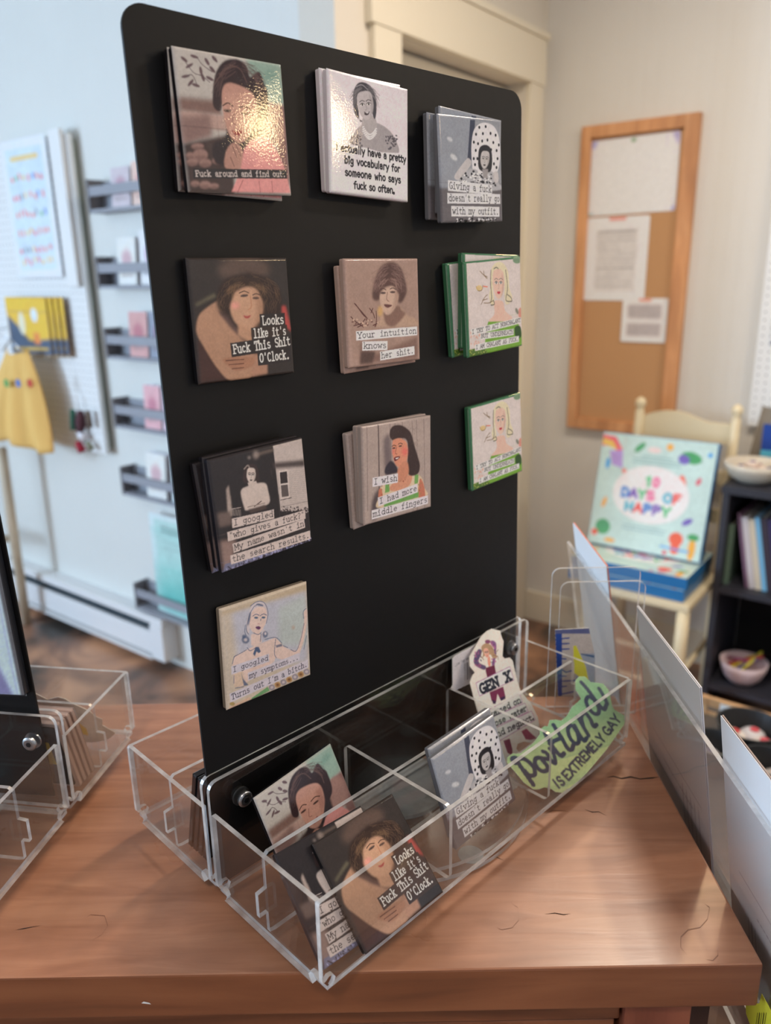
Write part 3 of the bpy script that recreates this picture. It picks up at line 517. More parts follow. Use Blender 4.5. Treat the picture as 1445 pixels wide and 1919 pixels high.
def art_who():
    a = Art((40, 36, 38), [(118, 415), (1240, 165), (1350, 1325), (318, 1728)])
    a.poly([(900, 262), (1236, 185), (1316, 980), (985, 1000)], (172, 160, 156), 1); a.poly([(905, 450), (1262, 420), (1270, 500), (915, 520)], (70, 62, 62), 6)
    for y in range(545, 900, 22): a.line([(1090, y+8), (1275, y-12)], .003, (140, 130, 126), .7)
    a.poly([(962, 545), (1068, 530), (1092, 860), (985, 875)], (188, 176, 172)); a.poly([(975, 562), (1058, 550), (1068, 680), (985, 692)], (50, 44, 46)); a.poly([(988, 708), (1066, 698), (1080, 830), (998, 842)], (84, 76, 76))
    a.line([(980, 700), (1080, 690)], .01, (190, 180, 176)); a.line([(985, 875), (1110, 848)], .008, (80, 72, 72)); a.line([(990, 950), (1310, 885)], .005, (120, 110, 108))
    r = np.random.RandomState(6)
    for k in range(45): a.ell(r.uniform(980, 1320), r.uniform(950, 1010), 12, 7, (60, 52, 54) if r.rand() < .6 else (150, 140, 138), 0, r.uniform(0, 90))
    a.poly([(345, 760), (372, 710), (400, 880), (420, 1060), (370, 1080)], (150, 136, 130), 3); a.poly([(240, 1040), (400, 1010), (420, 1160), (270, 1200)], (96, 82, 78), 6)
    for x in range(415, 520, 14): a.line([(x, 990), (x+8, 1060)], .004, (150, 138, 134), .8)
    a.line([(410, 985), (520, 965)], .006, (160, 148, 144)); a.poly([(700, 340), (905, 290), (905, 320), (720, 370)], (90, 78, 72), 4); a.ell(700, 360, 34, 40, (140, 126, 120), 6, al=.8); a.ell(620, 390, 18, 16, (120, 110, 106), 4)
    a.poly([(280, 1360), (470, 1340), (400, 1680), (330, 1700)], (130, 108, 102), 8)
    a.poly([(545, 660), (560, 540), (610, 470), (690, 475), (725, 540), (740, 660), (700, 680), (640, 560), (590, 680)], (52, 42, 42), 2, sm=True)
    a.line([(560, 520), (600, 480), (620, 500)], .014, (130, 118, 114), .8, sm=True)
    a.poly([(600, 680), (700, 660), (720, 720), (620, 740)], (180, 166, 160), 1); face(a, (640, 600), 52, 78, (186, 172, 166), 0, (36, 26, 28), (52, 44, 44), 2)
    a.poly([(520, 780), (600, 720), (720, 685), (810, 690), (840, 780), (858, 890), (800, 940), (600, 995), (560, 960)], (182, 168, 162), 2, sm=True)
    a.line([(680, 950), (760, 890)], .01, (80, 66, 64)); a.line([(600, 960), (800, 910)], .008, (130, 116, 110)); a.poly([(600, 990), (800, 930), (830, 970), (640, 1030)], (70, 58, 56), 3)
    a.poly([(340, 1620), (1340, 1320), (1350, 1330), (318, 1728)], (104, 104, 128), 2)
    for k in range(90): t = r.rand(); a.ell(360+970*t, 1690-370*t+r.uniform(-30, 14), 16, 7, (150, 150, 186) if r.rand() < .5 else (54, 48, 56), 0, r.uniform(0, 90))
    B = (186, 172, 168)
    a.text('I googled', (438, 1176), (900, 1062), .053, (40, 36, 38), .08, strip=B); a.text('"who gives a fuck?"', (388, 1330), (1262, 1060), .053, (40, 36, 38), .08, strip=B); a.text("My name wasn't in", (455, 1460), (1255, 1160), .053, (40, 36, 38), .08, strip=B); a.text('the search results.', (428, 1594), (1318, 1285), .053, (40, 36, 38), .08, strip=B)
    return a
def art_fingers():
    a = Art((156, 140, 134), [(225, 275), (1262, 115), (1270, 1445), (275, 1718)])
    for x in (300, 470, 645, 720, 830, 975, 1040, 1150): a.line([(x, 280-(x-300)*.13), (x+20, 1500)], .006 if x != 470 else .016, (96, 82, 84) if x != 470 else (56, 44, 50), .8)
    a.poly([(545, 620), (560, 450), (640, 420), (660, 900), (580, 980)], (96, 84, 88), 8, .9, sm=True); a.poly([(370, 1500), (400, 1300), (480, 1180), (560, 1200), (560, 1480), (400, 1640)], (64, 54, 60), 8, .9, sm=True)
    a.poly([(480, 1300), (520, 1140), (700, 1040), (960, 960), (1110, 1010), (1160, 1160), (1170, 1300), (500, 1460)], (196, 176, 150), 2, sm=True)
    a.poly([(1090, 1040), (1150, 1120), (1170, 1300), (1070, 1300)], (176, 106, 84), 2, sm=True); a.poly([(480, 1200), (520, 1180), (540, 1330), (480, 1330)], (176, 106, 84), 2, sm=True)
    a.poly([(640, 1150), (760, 1040), (960, 980), (940, 1120), (800, 1200), (660, 1210)], (190, 134, 110), 2, sm=True)
    a.poly([(575, 1110), (630, 1100), (640, 1220), (570, 1240)], (106, 150, 84), 1); a.poly([(1010, 970), (1070, 975), (1060, 1100), (1010, 1110)], (106, 150, 84), 1); a.poly([(560, 1400), (1075, 1220), (1075, 1300), (560, 1450)], (98, 146, 78), 2)
    r = np.random.RandomState(9)
    for k in range(40): x = r.choice([r.uniform(520, 700), r.uniform(1040, 1110), r.uniform(700, 900)]); a.ell(x, r.uniform(1020, 1340), 5, 7, (130, 60, 50) if r.rand() < .5 else (90, 120, 70))
    a.poly([(640, 420), (650, 320), (700, 265), (800, 255), (890, 300), (960, 380), (1010, 560), (1060, 720), (1090, 850), (1060, 960), (950, 990), (900, 900), (900, 500), (780, 450), (690, 480)], (54, 40, 40), 2, sm=True)
    a.poly([(570, 880), (640, 780), (700, 800), (760, 900), (740, 950), (580, 970)], (48, 42, 52), 3, sm=True)
    for k in range(60): x, y = r.uniform(680, 1060), r.uniform(290, 940); a.line([(x, y), (x+r.uniform(-24, 24), y+24)], .006, (86, 66, 62), .4)
    a.poly([(680, 500), (720, 460), (800, 450), (890, 510), (905, 640), (890, 780), (820, 860), (780, 870), (720, 820), (680, 680)], (196, 132, 108), 2, sm=True)
    a.ell(860, 640, 46, 60, (206, 96, 92), 8, al=.8); a.ell(690, 640, 20, 50, (196, 96, 90), 6, al=.6)
    a.poly([(770, 860), (890, 780), (920, 950), (850, 1050), (760, 1040)], (184, 124, 100), 3, sm=True)
    for x, y in ((700, 590), (795, 560)): a.ell(x, y, 26, 11, (60, 46, 48), 1, -8); a.line([(x-30, y-26), (x, y-42), (x+32, y-30)], .008, (70, 50, 46), sm=True)
    a.line([(740, 580), (720, 660), (745, 676)], .010, (156, 92, 78), sm=True); a.poly([(700, 735), (740, 710), (790, 712), (770, 745), (715, 780)], (96, 34, 44), 1, sm=True); a.poly([(722, 735), (775, 722), (760, 742), (728, 752)], (220, 206, 200))
    B = (200, 194, 200)
    a.text('I wish', (405, 1120), (748, 1060), .060, (34, 32, 38), .085, strip=B); a.text('I had more', (492, 1400), (1048, 1205), .060, (34, 32, 38), .085, strip=B); a.text('middle fingers', (400, 1590), (1208, 1370), .060, (34, 32, 38), .085, strip=B)
    return a
def art_symptoms():
    a = Art((176, 164, 150), [(140, 445), (1285, 85), (1330, 1285), (235, 1740)])
    a.poly([(290, 480), (1260, 200), (1290, 1120), (380, 1180)], (166, 166, 178), 14); a.poly([(900, 420), (1260, 250), (1280, 900), (900, 900)], (162, 170, 170), 14)
    a.poly([(160, 470), (1280, 110), (1285, 190), (170, 520)], (168, 150, 124), 6, .8); a.ell(1095, 672, 22, 26, (164, 150, 140), 4)
    N = (70, 84, 112); S_ = (196, 174, 166)
    a.poly([(300, 1150), (330, 1040), (480, 960), (560, 920), (700, 860), (860, 800), (940, 880), (960, 910), (1060, 960), (1140, 970), (1200, 780), (1240, 600), (1235, 480), (1270, 420), (1290, 480), (1280, 620), (1230, 860), (1160, 1060), (1000, 1100), (860, 1060), (840, 1110), (400, 1440), (320, 1400)], S_, 2, sm=False)
    a.poly([(320, 1200), (420, 1180), (470, 1400), (330, 1440)], (190, 168, 150), 2)
    a.poly([(540, 760), (660, 740), (680, 860), (600, 920), (540, 900)], S_, 2)
    a.poly([(500, 760), (480, 640), (520, 500), (560, 380), (660, 340), (740, 370), (765, 480), (750, 600), (700, 680), (730, 720), (700, 800), (680, 740), (700, 560), (690, 440), (580, 440), (540, 560), (520, 720)], (182, 172, 176), 1, sm=True)
    a.poly([(525, 600), (560, 470), (640, 410), (730, 430), (745, 560), (700, 680), (640, 755), (580, 745), (530, 680)], S_, 1, sm=True)
    for P in (((540, 400), (620, 345), (700, 345), (745, 400), (765, 500), (740, 620)), ((590, 400), (540, 480), (500, 600), (480, 700), (510, 760)), ((470, 640), (460, 720), (480, 780)), ((600, 400), (640, 375), (700, 395)), ((575, 740), (630, 762), (670, 740)), ((320, 1050), (480, 960)), ((720, 825), (860, 800), (940, 870)), ((960, 905), (1020, 930)), ((1060, 955), (1135, 970), (1200, 800), (1240, 620)), ((1270, 780), (1235, 950)), ((860, 820), (845, 1000), (870, 1060)), ((300, 1140), (320, 1060), (350, 1030)), ((490, 930), (530, 970), (600, 930)), ((670, 760), (660, 850)), ((1235, 560), (1230, 470), (1270, 430)), ((320, 1290), (320, 1390)), ((340, 1450), (450, 1430))): a.line(P, .007, N, .9, sm=True)
    for q in ((470, 830, 50, 50), (450, 790, 26, 26), (725, 760, 34, 44), (520, 560, 14, 90), (660, 385, 50, 14)): a.ell(*q, N, 2, 10, al=.8)
    a.ell(470, 830, 22, 20, (182, 172, 176), 2); a.ell(728, 750, 14, 18, (182, 172, 176), 1)
    a.poly([(565, 1010), (600, 920), (640, 920), (668, 980), (640, 1000), (610, 980), (590, 1040)], N, 1); a.poly([(860, 900), (940, 880), (950, 910), (870, 930)], N, 1, .8); a.poly([(410, 1240), (440, 1330), (510, 1410), (450, 1420)], N, 1, .9)
    for x, y in ((610, 548), (705, 545)): a.ell(x, y, 26, 13, (60, 84, 110), 1); a.line([(x-45, y-20), (x, y-45), (x+40, y-30)], .007, N, sm=True)
    a.line([(672, 560), (668, 585)], .007, N); a.line([(630, 625), (655, 628)], .006, (170, 120, 120)); a.poly([(600, 668), (640, 655), (668, 672), (650, 698), (620, 694)], (88, 52, 84), 0, sm=True)
    a.poly([(520, 1600), (760, 1430), (790, 1480), (560, 1600)], (96, 140, 96), 1); a.poly([(260, 1690), (520, 1560), (560, 1590), (260, 1725)], (188, 160, 140), 1)
    for k, t in enumerate(np.linspace(0, 1, 7)): x, y = 815+455*t, 1440-200*t; a.ell(x, y, 40, 38, (132, 124, 134) if k % 2 == 0 else (156, 122, 84), 1); a.ell(x, y, 20, 18, (176, 166, 170) if k % 2 == 0 else (110, 78, 56), 1)
    a.ell(300, 1650, 34, 24, (150, 130, 84), 1)
    B = (182, 176, 186); K = (44, 46, 62)
    a.text('I googled', (305, 1248), (765, 1088), .052, K, .08, strip=B); a.text('my symptoms...', (520, 1325), (1168, 1075), .052, K, .08, strip=B); a.text("Turns out I'm a bitch.", (292, 1600), (1282, 1168), .058, K, .08, strip=B)
    return a
for k_, f_ in dict(find_out=art_find_out, looks=art_looks, vocab=art_vocab, outfit=art_outfit, intuition=art_intuition, chalant=art_chalant, who=art_who, fingers=art_fingers, symptoms=art_symptoms).items(): ART[k_] = f_()
# ------------------------------------------------ the room (local x = a, y = -b, z = h)
RMX = Matrix(((dA[0], -dBv[0], 0, CORNER[0]), (dA[1], -dBv[1], 0, CORNER[1]), (0, 0, 1, ZF), (0, 0, 0, 1)))
def plA(b): return (CORNER+dBv*b, dBv)
def plH(h): return (CORNER+np.array([0, 0, h]), np.array([0, 0, 1.]))
def rel(X): Y = X-CORNER; return (float(Y @ dA), float(Y @ dBv), float(X[2]-ZF))
def pa(x, y, b): return rel(hit((x, y), *plA(b)))
def ph_(x, y, h): return rel(hit((x, y), *plH(h)))
class RB(MB):
    def __init__(s, base=(0, 0, 0)): super().__init__(); s.base = base
    def P(s, a, b, h): return (a-s.base[0], -(b-s.base[1]), h-s.base[2])
    def rb(s, a0, b0, h0, a1, b1, h1, mi=0):
        p = s.P(a0, b0, h0); q = s.P(a1, b1, h1); lo = [min(i, j) for i, j in zip(p, q)]; hi = [max(i, j) for i, j in zip(p, q)]; return s.box(*lo, *hi, mi)
def rmw(a, b, h, yaw=0): return RMX @ Matrix.Translation((a, -b, h)) @ Matrix.Rotation(yaw, 4, 'Z')
def rstruct(name, boxes, m, bevel=0):
    r = RB(); [r.rb(*b) for b in boxes]; o = r.build(name, m, mw=RMX, bevel=bevel); return tag(o, kind='structure')
WL = wall_mat('beadboard_cool_white', (226, 226, 220)); WB = mat('door_wall_paint', (222, 214, 200), .6); WR = wall_mat('beadboard_warm_white', (226, 222, 214))
TRM = mat('cream_gloss_trim', (232, 222, 200), .35); WHT = mat('white_paint', (236, 236, 234), .5)
def floor_mat():
    m = bpy.data.materials.new('stained_concrete'); m.use_nodes = True; nt = m.node_tree; b = nt.nodes['Principled BSDF']; L = nt.links.new
    tc = nt.nodes.new('ShaderNodeTexCoord'); n = nt.nodes.new('ShaderNodeTexNoise'); n.inputs['Scale'].default_value = 2.6; n.inputs['Detail'].default_value = 6; n.inputs['Distortion'].default_value = 1.2; L(tc.outputs['Object'], n.inputs[0])
    cr = nt.nodes.new('ShaderNodeValToRGB'); e = cr.color_ramp.elements; e[0].position = .36; e[0].color = lin((58, 54, 50)); e[1].position = .66; e[1].color = lin((196, 146, 112)); k = e.new(.5); k.color = lin((136, 100, 80)); L(n.outputs['Fac'], cr.inputs[0]); L(cr.outputs[0], b.inputs['Base Color']); b.inputs['Roughness'].default_value = .38
    return m
rstruct('floor', [(-3.3, -.1, -.1, 3.7, 6.4, 0)], floor_mat()); rstruct('ceiling', [(-3.3, -.1, 2.7, 3.7, 6.4, 2.8)], WHT)
rstruct('wall_right', [(-.1, -.1, 0, 3.7, 0, 2.7)], WR); rstruct('wall_left', [(-3.3, 1.05, 0, -.12, 1.17, 2.7)], WL)
rstruct('wall_back', [(-.12, 0, 0, 0, .153, 2.7), (-.12, .914, 0, 0, 1.17, 2.7), (-.12, .153, 2.07, 0, .914, 2.7)], WB)
rstruct('wall_side', [(-3.3, 1.17, 0, -3.2, 6.4, 2.7)], WHT); rstruct('wall_near', [(-3.3, 6.3, 0, 3.7, 6.4, 2.7)], WHT); rstruct('wall_far', [(3.6, -.1, 0, 3.7, 6.4, 2.7)], WHT)
rstruct('trim_1', [(.001, .062, 0, .022, .153, 2.07), (.001, .914, 0, .022, 1.035, 2.07), (.001, .05, 2.07, .026, 1.05, 2.215), (.001, .04, 2.215, .034, 1.06, 2.235)], TRM, .002)
rstruct('door_1', [(-.11, .156, .005, -.07, .911, 2.06)], TRM)
rstruct('baseboard_right', [(.001, 0, 0, 3.5, .014, .13)], TRM, .002); rstruct('baseboard_left', [(-.72, 1.17, 0, 0, 1.185, .13)], TRM, .002)
def wframe(nm, side, lo, hi, h0, h1):
    bx = []
    for q0, q1, z0, z1 in ((lo, lo+.06, h0, h1), (hi-.06, hi, h0, h1), (lo, hi, h0-.05, h0+.02), (lo, hi, h1-.02, h1+.05), ((lo+hi)/2-.02, (lo+hi)/2+.02, h0, h1)):
        bx.append((-3.2, q0, z0, -3.17, q1, z1) if side else (q0, 6.27, z0, q1, 6.3, z1))
    rstruct(nm, bx, WHT)
wframe('window_1', True, 4.08, 6.12, .7, 2.3); wframe('window_2', False, -2.22, -.18, .75, 2.25)

# ------------------------------------------------ wooden counter
WOODT = wood('worn_cherry_top', (142, 96, 72), (158, 110, 84), (172, 124, 96), 2.2, .28, 'x', 1.15); WOODF = wood('cherry_edge', (90, 52, 34), (122, 74, 48), (142, 90, 60), 1., .4, 'x', 1.25, wear=False); WOODR = wood('red_cherry_post', (110, 58, 42), (140, 80, 60), (156, 92, 68), 1., .4, 'z', 1.1, wear=False); DKW = mat('dark_stained_wood', (58, 34, 26), .5)
XR, YF, YB = .2066, .3455, .6384
T = Matrix.Translation((0, .49, -1.076)); ct = empty('wooden_counter', T, 'narrow worn cherry wood counter carrying the clear display stands', 'counter')
def cp_(name, boxes, m, bev=.0012):
    q = MB(); [q.box(*b) for b in boxes]; q.v = [(x, y-.49, z+1.076) for x, y, z in q.v]; return q.build(name, m, ct, bevel=bev)
cp_('counter_top', [(-1.25, YF, -.030, XR, YB, 0)], [WOODT, WOODF], .0013)
top = ct.children[0]
for p in top.data.polygons: p.material_index = 0 if p.normal.z > .9 else 1
cp_('front_rail', [(-1.2, YF+.012, -.052, .133, YF+.03, -.0305)], WOODF); cp_('corner_post', [(.1345, YF+.008, -1.0, .1735, YF+.047, -.0305)], WOODR)
cp_('side_panel', [(.1745, YF+.02, -1.05, .19, YB-.02, -.0305)], DKW, 0); cp_('drawer_front', [(-1.19, YF+.014, -.26, .131, YF+.03, -.054)], WOODF); cp_('carcass', [(-1.2, YF+.032, -1.07, .133, YB-.015, -.053)], DKW, 0)
def onTop(x, y, z=.0002): return hit((x, y), (0, 0, z), np.array([0, 0, 1.]))
CRK = mat('open_crack', (38, 24, 18), .8)
def crack(pts, wd):
    P = [onTop(*p) for p in pts]; q = MB(); n = len(P); ws = [0]+[wd*random.uniform(.5, 1) for _ in P[1:-1]]+[0]
    U = [p+np.array([0, k, 0]) for p, k in zip(P, ws)]; D = [p-np.array([0, k*.7, 0]) for p, k in zip(P, ws)]
    q.v = [tuple(p-np.array([0, .49, -1.076])) for p in U+D]; q.f = [(i, n+i, n+i+1, i+1) for i in range(n-1)]; q.mi = [0]*(n-1); o = q.build('crack', CRK, ct)
crack([(1136, 1457), (1150, 1455), (1165, 1459), (1182, 1456), (1200, 1460), (1222, 1458), (1236, 1456)], .0013)
crack([(1018, 1527), (1035, 1519), (1055, 1519), (1072, 1523)], .0003); crack([(1095, 1516), (1110, 1522), (1122, 1521), (1140, 1530)], .0007); crack([(918, 1607), (930, 1606), (946, 1613)], .0006)
crack([(1020, 1713), (1040, 1711), (1056, 1714), (1070, 1712)], .0006); crack([(28, 1743), (45, 1740), (78, 1734)], .0006); crack([(455, 1440), (560, 1437)], .0002)
RING = mat('water_ring_stain', (142, 96, 74), .4); CRK, _k = RING, CRK
crack([(1318, 1692), (1330, 1700), (1326, 1722), (1312, 1738), (1290, 1742), (1276, 1756), (1276, 1776), (1290, 1792)], .0005); crack([(1320, 1797), (1336, 1800), (1346, 1790), (1345, 1778)], .0004)
crack([(955, 1690), (970, 1700), (972, 1724), (960, 1738), (940, 1742), (928, 1736)], .0005); crack([(158, 1722), (170, 1714), (196, 1716), (202, 1735), (190, 1752), (172, 1762)], .0004); CRK = _k
q = MB(); e_ = hit((273, 1880), (0, YF-.0003, 0), np.array([0, 1., 0])); q.v = [tuple(e_+np.array(k)-np.array([0, .49, -1.076])) for k in ((-.0025, 0, 0), (.0, 0, -.0004), (.0030, 0, -.0009), (.002, 0, .0003), (-.001, 0, .0012))]; q.f = [(0, 1, 2, 3, 4)]; q.mi = [0]; q.build('paint_fleck', WHT, ct)

# ------------------------------------------------ clear turntable display stands
LEN, WID, HT, HB, W2, TH_ = .31736, .10055, .05773, .07855, .20185, .0028
TH = .7762960; U = np.array([math.cos(TH), math.sin(TH), 0]); V = np.array([-math.sin(TH), math.cos(TH), 0]); Z = np.array([0, 0, 1.]); O = np.array([-.0373891, .32202082, .01120588])
LEANP = .026076; UPP = math.cos(LEANP)*Z+math.sin(LEANP)*V; NP = np.cross(U, UPP); PU, PW, PH = .0041087, .3068, .4828
BLK = mat('black_powder_coat', (15, 15, 17), .5, 0, .22); STL = mat('brushed_steel', (190, 192, 196), .28, 1.); HEX = mat('hex_socket_dark', (70, 70, 74), .4, 1.); FROST = mat('frosted_bearing', (206, 206, 208), .35)
def plate(nm, pts, o, e1, e2, th, par): q = MB(); q.prism(pts, e1, e2, o, th, 0, 1); return q.build(nm, [ACR, ACE], par)
def notch_rect(w_, h_, r=0, nl=True, nr=True, k=6):
    """upright rectangle with rounded upper corners and a round relief cut at each foot"""
    P = []
    if nl: P += [(.0, .0065)]+[(.0052+.0038*math.cos(math.radians(t)), .0046+.0034*math.sin(math.radians(t))) for t in (150, 100, 50, 0, -50)]+[(.0058, 0)]
    else: P += [(0, 0)]
    if nr: P += [(w_-.0058, 0)]+[(w_-.0052-.0038*math.cos(math.radians(t)), .0046+.0034*math.sin(math.radians(t))) for t in (-50, 0, 50, 100, 150)]+[(w_, .0065)]
    else: P += [(w_, 0)]
    if r:
        P += [(w_-r+r*math.cos(math.radians(t)), h_-r+r*math.sin(math.radians(t))) for t in (0, 22, 45, 68, 90)]+[(r+r*math.cos(math.radians(t)), h_-r+r*math.sin(math.radians(t))) for t in (90, 112, 135, 158, 180)]
    else: P += [(w_, h_), (0, h_)]
    return P
def make_stand(mw, label):
    E = empty('magnet_display_stand', mw, label, 'display stand', 'clear rotating display stands')
    x, y, z = (1, 0, 0), (0, 1, 0), (0, 0, 1); t = TH_
    for half in (0, 1):
        s = 1 if half == 0 else -1; F = (lambda v: v) if half == 0 else (lambda v: W2-v)
        g = lambda a, b: (min(F(a), F(b)), max(F(a), F(b)))
        v0, v1 = g(0, WID-(0 if half == 0 else .004))
        plate('tray_floor', [(0.003, v0), (LEN-.003, v0), (LEN-.003, v1), (0.003, v1)], (0, 0, 0), x, y, (0, 0, t), E)
        fv = F(0); plate('outer_wall', notch_rect(LEN, HT, .002), (0, fv, .0001), x, z, (0, s*t, 0), E)
        bv = F(WID); 
        if half == 1: bv = F(WID-.004)
        plate('tall_inner_wall', notch_rect(LEN, HB, .006), (0, bv, .0001), x, z, (0, -s*t, 0), E)
        for uu in (0, LEN-t):
            wv0, wv1 = g(t+.0001, WID-(.004 if half else 0)-t-.0001)
            plate('end_wall', notch_rect(wv1-wv0, HT, 0), (uu, wv0, .0002), y, z, (t, 0, 0), E)
        pv = F(.051)
        P = [(t+.0002, .004), (t+.004, .0004+t), (LEN-t-.004, .0004+t), (LEN-t-.0002, .004), (LEN-t, .018), (LEN+.0032, .018), (LEN+.0032, .0335), (LEN-t, .0345), (LEN-t, HT-.003), (LEN-t-.003, HT-.0006), (t+.003, HT-.0006), (t, HT-.003), (t, .0345), (-.0032, .0335), (-.0032, .018), (t, .018)]
        plate('long_divider', P, (0, pv-t/2, 0), x, z, (0, t, 0), E)
        for du in (.1058, .2116):
            wv0, wv1 = g(t+.0002, WID-(.004 if half else 0)-t-.0002); r = .004
            P = rrect(wv0, .0004+t, wv1, HT-.0015, r, 4)
            plate('cross_divider', P, (du-t/2, 0, 0), y, z, (t, 0, 0), E)
    # black sheet bolted between the two tall walls
    qo = np.array([PU, WID+.0037, .0006]); up = np.array([0, math.sin(LEANP), math.cos(LEANP)])
    q = MB(); q.prism(rrect(0, 0, PW, PH, .012, 8, (0, 0, 1, 1)), (1, 0, 0), up, qo, (0, .0015, 0)); q.build('backing_sheet', BLK, E)
    for bu in (.0234, .2970):
        b = MB(); b.lathe([(.0001, -.0), (.0050, .0), (.0050, .0012), (.0046, .0017), (.0036, .0021), (.0001, .0021)], 28, (bu, WID-TH_-.0001, .0572), ax=(0, -1, 0)); o = b.build('bolt', STL, E, smooth=False)
        h = MB(); h.lathe([(.0001, 0), (.0019, 0), (.0019, .0004), (.0001, .0004)], 6, (bu, WID-TH_-.0021, .0572), ax=(0, -1, 0)); h.build('hex_socket', HEX, o)
        ws = MB(); ws.lathe([(.0025, 0), (.0060, 0), (.0060, .0012), (.0025, .0012)], 24, (bu, WID+.0001, .0572), ax=(0, 1, 0)); ws.build('washer', STL, E)
    c = (LEN/2, W2/2, -O[2])
    for nm, r0, r1, z0, z1, m in (('turntable_base', .0, .097, .0005, .0035, [ACE]), ('turntable_disc', .0, .0945, .0068, .0096, [ACE]), ):
        b = MB(); k = 64; b.add([(c[0]+r1*math.cos(6.28318*i/k), c[1]+r1*math.sin(6.28318*i/k), c[2]+zz) for zz in (z0, z1) for i in range(k)], [tuple(range(k)), tuple(range(k, 2*k))]+[(i, (i+1) % k, k+(i+1) % k, k+i) for i in range(k)], [0, 0]+[1]*k); b.build(nm, [ACR, ACE], E)
    b = MB(); b.lathe([(.012, .0036), (.026, .0036), (.026, .0066), (.012, .0066)], 40, c); b.build('bearing_ring', FROST, E)
    b = MB(); b.lathe([(.036, .0036), (.0375, .0036), (.0375, .0066), (.036, .0066)], 48, c); b.build('glide_ring', ACE, E)
    for k in range(6):
        t_ = k*math.pi/3+.35; b = MB(); b.lathe([(.0001, .0001), (.0085, .0001), (.0085, .0005), (.0001, .0005)], 20, (c[0]+.084*math.cos(t_), c[1]+.084*math.sin(t_), c[2])); b.build('rubber_foot', ACE, E)
    return E
MW1 = frame(O, U, V, Z)
stand = make_stand(MW1, 'clear acrylic turntable stand with a tall black sheet of ten joke magnet stacks')
th2 = math.radians(-9.15); U2 = np.array([math.cos(th2), math.sin(th2), 0]); V2 = np.array([-math.sin(th2), math.cos(th2), 0]); O2 = np.array([-.55572, .42268, O[2]])
MW2 = frame(O2, U2, V2, Z)
stand2 = copy_tree(stand, MW2, 'clear acrylic stand cut off by the left edge, black sheet with one big blue magnet')
for ch_ in stand2.children:
    if ch_.name.startswith('backing_sheet'): ch_.matrix_local = Matrix.Translation((-.0066, WID+.0037, 0)) @ Matrix.Rotation(math.radians(-1.8), 4, 'Y') @ Matrix.Rotation(LEANP, 4, 'X') @ Matrix.Translation((0, -WID-.0037, 0))

# ------------------------------------------------ square photo magnets
MS = .0635; PITCH_T = .00542
EDGE = dict(find_out=(24, 22, 26), looks=(22, 22, 26), vocab=(200, 192, 198), outfit=(96, 98, 104), intuition=(168, 144, 134), chalant=(52, 96, 68), who=(26, 24, 28), fingers=(160, 148, 144), symptoms=(120, 110, 98))
BACKM = mat('black_magnet_sheet', (30, 30, 32), .7); YEL = mat('yellow_price_sticker', (222, 186, 40), .5, g=1.2)
PM = {k: print_mesh('print_'+k, a, .0636, .0636, 210, edge=.0016, mats=PRG, z=.0028) for k, a in ART.items()}
def make_magnet(design, mw, label, group=None, back_sticker=False):
    b = MB(); b.prism(rrect(-MS/2, -MS/2, MS/2, MS/2, .0012, 3), (1, 0, 0), (0, 1, 0), (0, 0, -.0018), (0, 0, .0034))
    o = b.build('photo_magnet', mat('film_edge_'+design, EDGE[design], .12, g=1.3), mw=mw, bevel=.0003, seg=1); tag(o, label, 'magnet', group)
    link(PM[design], 'print', o)
    b = MB(); b.prism(rrect(-.029, -.029, .029, .029, .002, 2), (1, 0, 0), (0, 1, 0), (0, 0, -.0026), (0, 0, .0007)); b.build('magnet_backing', BACKM, o)
    if back_sticker: b = MB(); b.box(-.02, -.008, -.0028, .018, .014, -.00265); b.build('price_sticker', YEL, o)
    return o
QP = O+U*PU+V*(WID+.0037)+Z*.0006
def on_panel(s_, t_, ang, k):
    a = math.radians(ang); x = U*math.cos(a)+UPP*math.sin(a); y = -U*math.sin(a)+UPP*math.cos(a)
    return frame(QP+U*s_+UPP*t_+NP*(k*PITCH_T-.0027), x, y, NP)
KS = .37353
NAME = dict(find_out='woman in a pink dress under the words about finding out', looks='bare-shouldered woman with the clock slogan', vocab='white magnet of a pearl-necklace woman and bold vocabulary slogan', outfit='woman in a polka dot hat and the outfit slogan', intuition='sepia bobbed-hair woman and the intuition slogan', chalant='green-edged blonde drawing and the nonchalant slogan', who='woman with folded arms by a house and the googled slogan', fingers='curly-haired woman in green straps wishing for middle fingers', symptoms='blue line drawing of a woman and the symptoms slogan')
ROWS = [('find_out', [(.137, 1.160, 1.3, 2), (.1355, 1.158, -1.5, 1)], 'in the top row, left stack'), ('vocab', [(.387, 1.167, -2.1, 2), (.388, 1.173, -.1, 1)], 'in the top row, middle stack'),
        ('outfit', [(.618, 1.136, 2.5, 3), (.634, 1.147, -1.5, 2), (.622, 1.14, 0, 1)], 'in the top row, right stack'), ('looks', [(.134, .907, .1, 1)], 'second row'),
        ('intuition', [(.404, .905, 0, 2), (.406, .897, 1.4, 1)], 'second row'), ('chalant', [(.683, .903, 3.4, 3), (.691, .913, -1.2, 2), (.672, .905, 5, 1)], 'second row at the sheet edge'),
        ('chalant', [(.729, .634, 3.4, 1)], 'third row at the sheet edge'), ('who', [(.121, .639, 2.2, 3), (.122, .640, 1.8, 2), (.118, .634, 4.5, 1)], 'third row'),
        ('fingers', [(.411, .638, -1.4, 3), (.415, .638, -.5, 2), (.408, .63, 2.5, 1)], 'third row'), ('symptoms', [(.128, .396, -1.7, 1)], 'lowest on the sheet')]
WH = {(1, 1): 'single', }
SHORT = dict(find_out='pink dress woman', vocab='pearl-necklace woman', outfit='polka dot hat', looks='bare-shouldered clock', intuition='sepia intuition', chalant='green-edged blonde', who='folded-arms googled', fingers='middle-fingers', symptoms='blue-drawing symptoms')
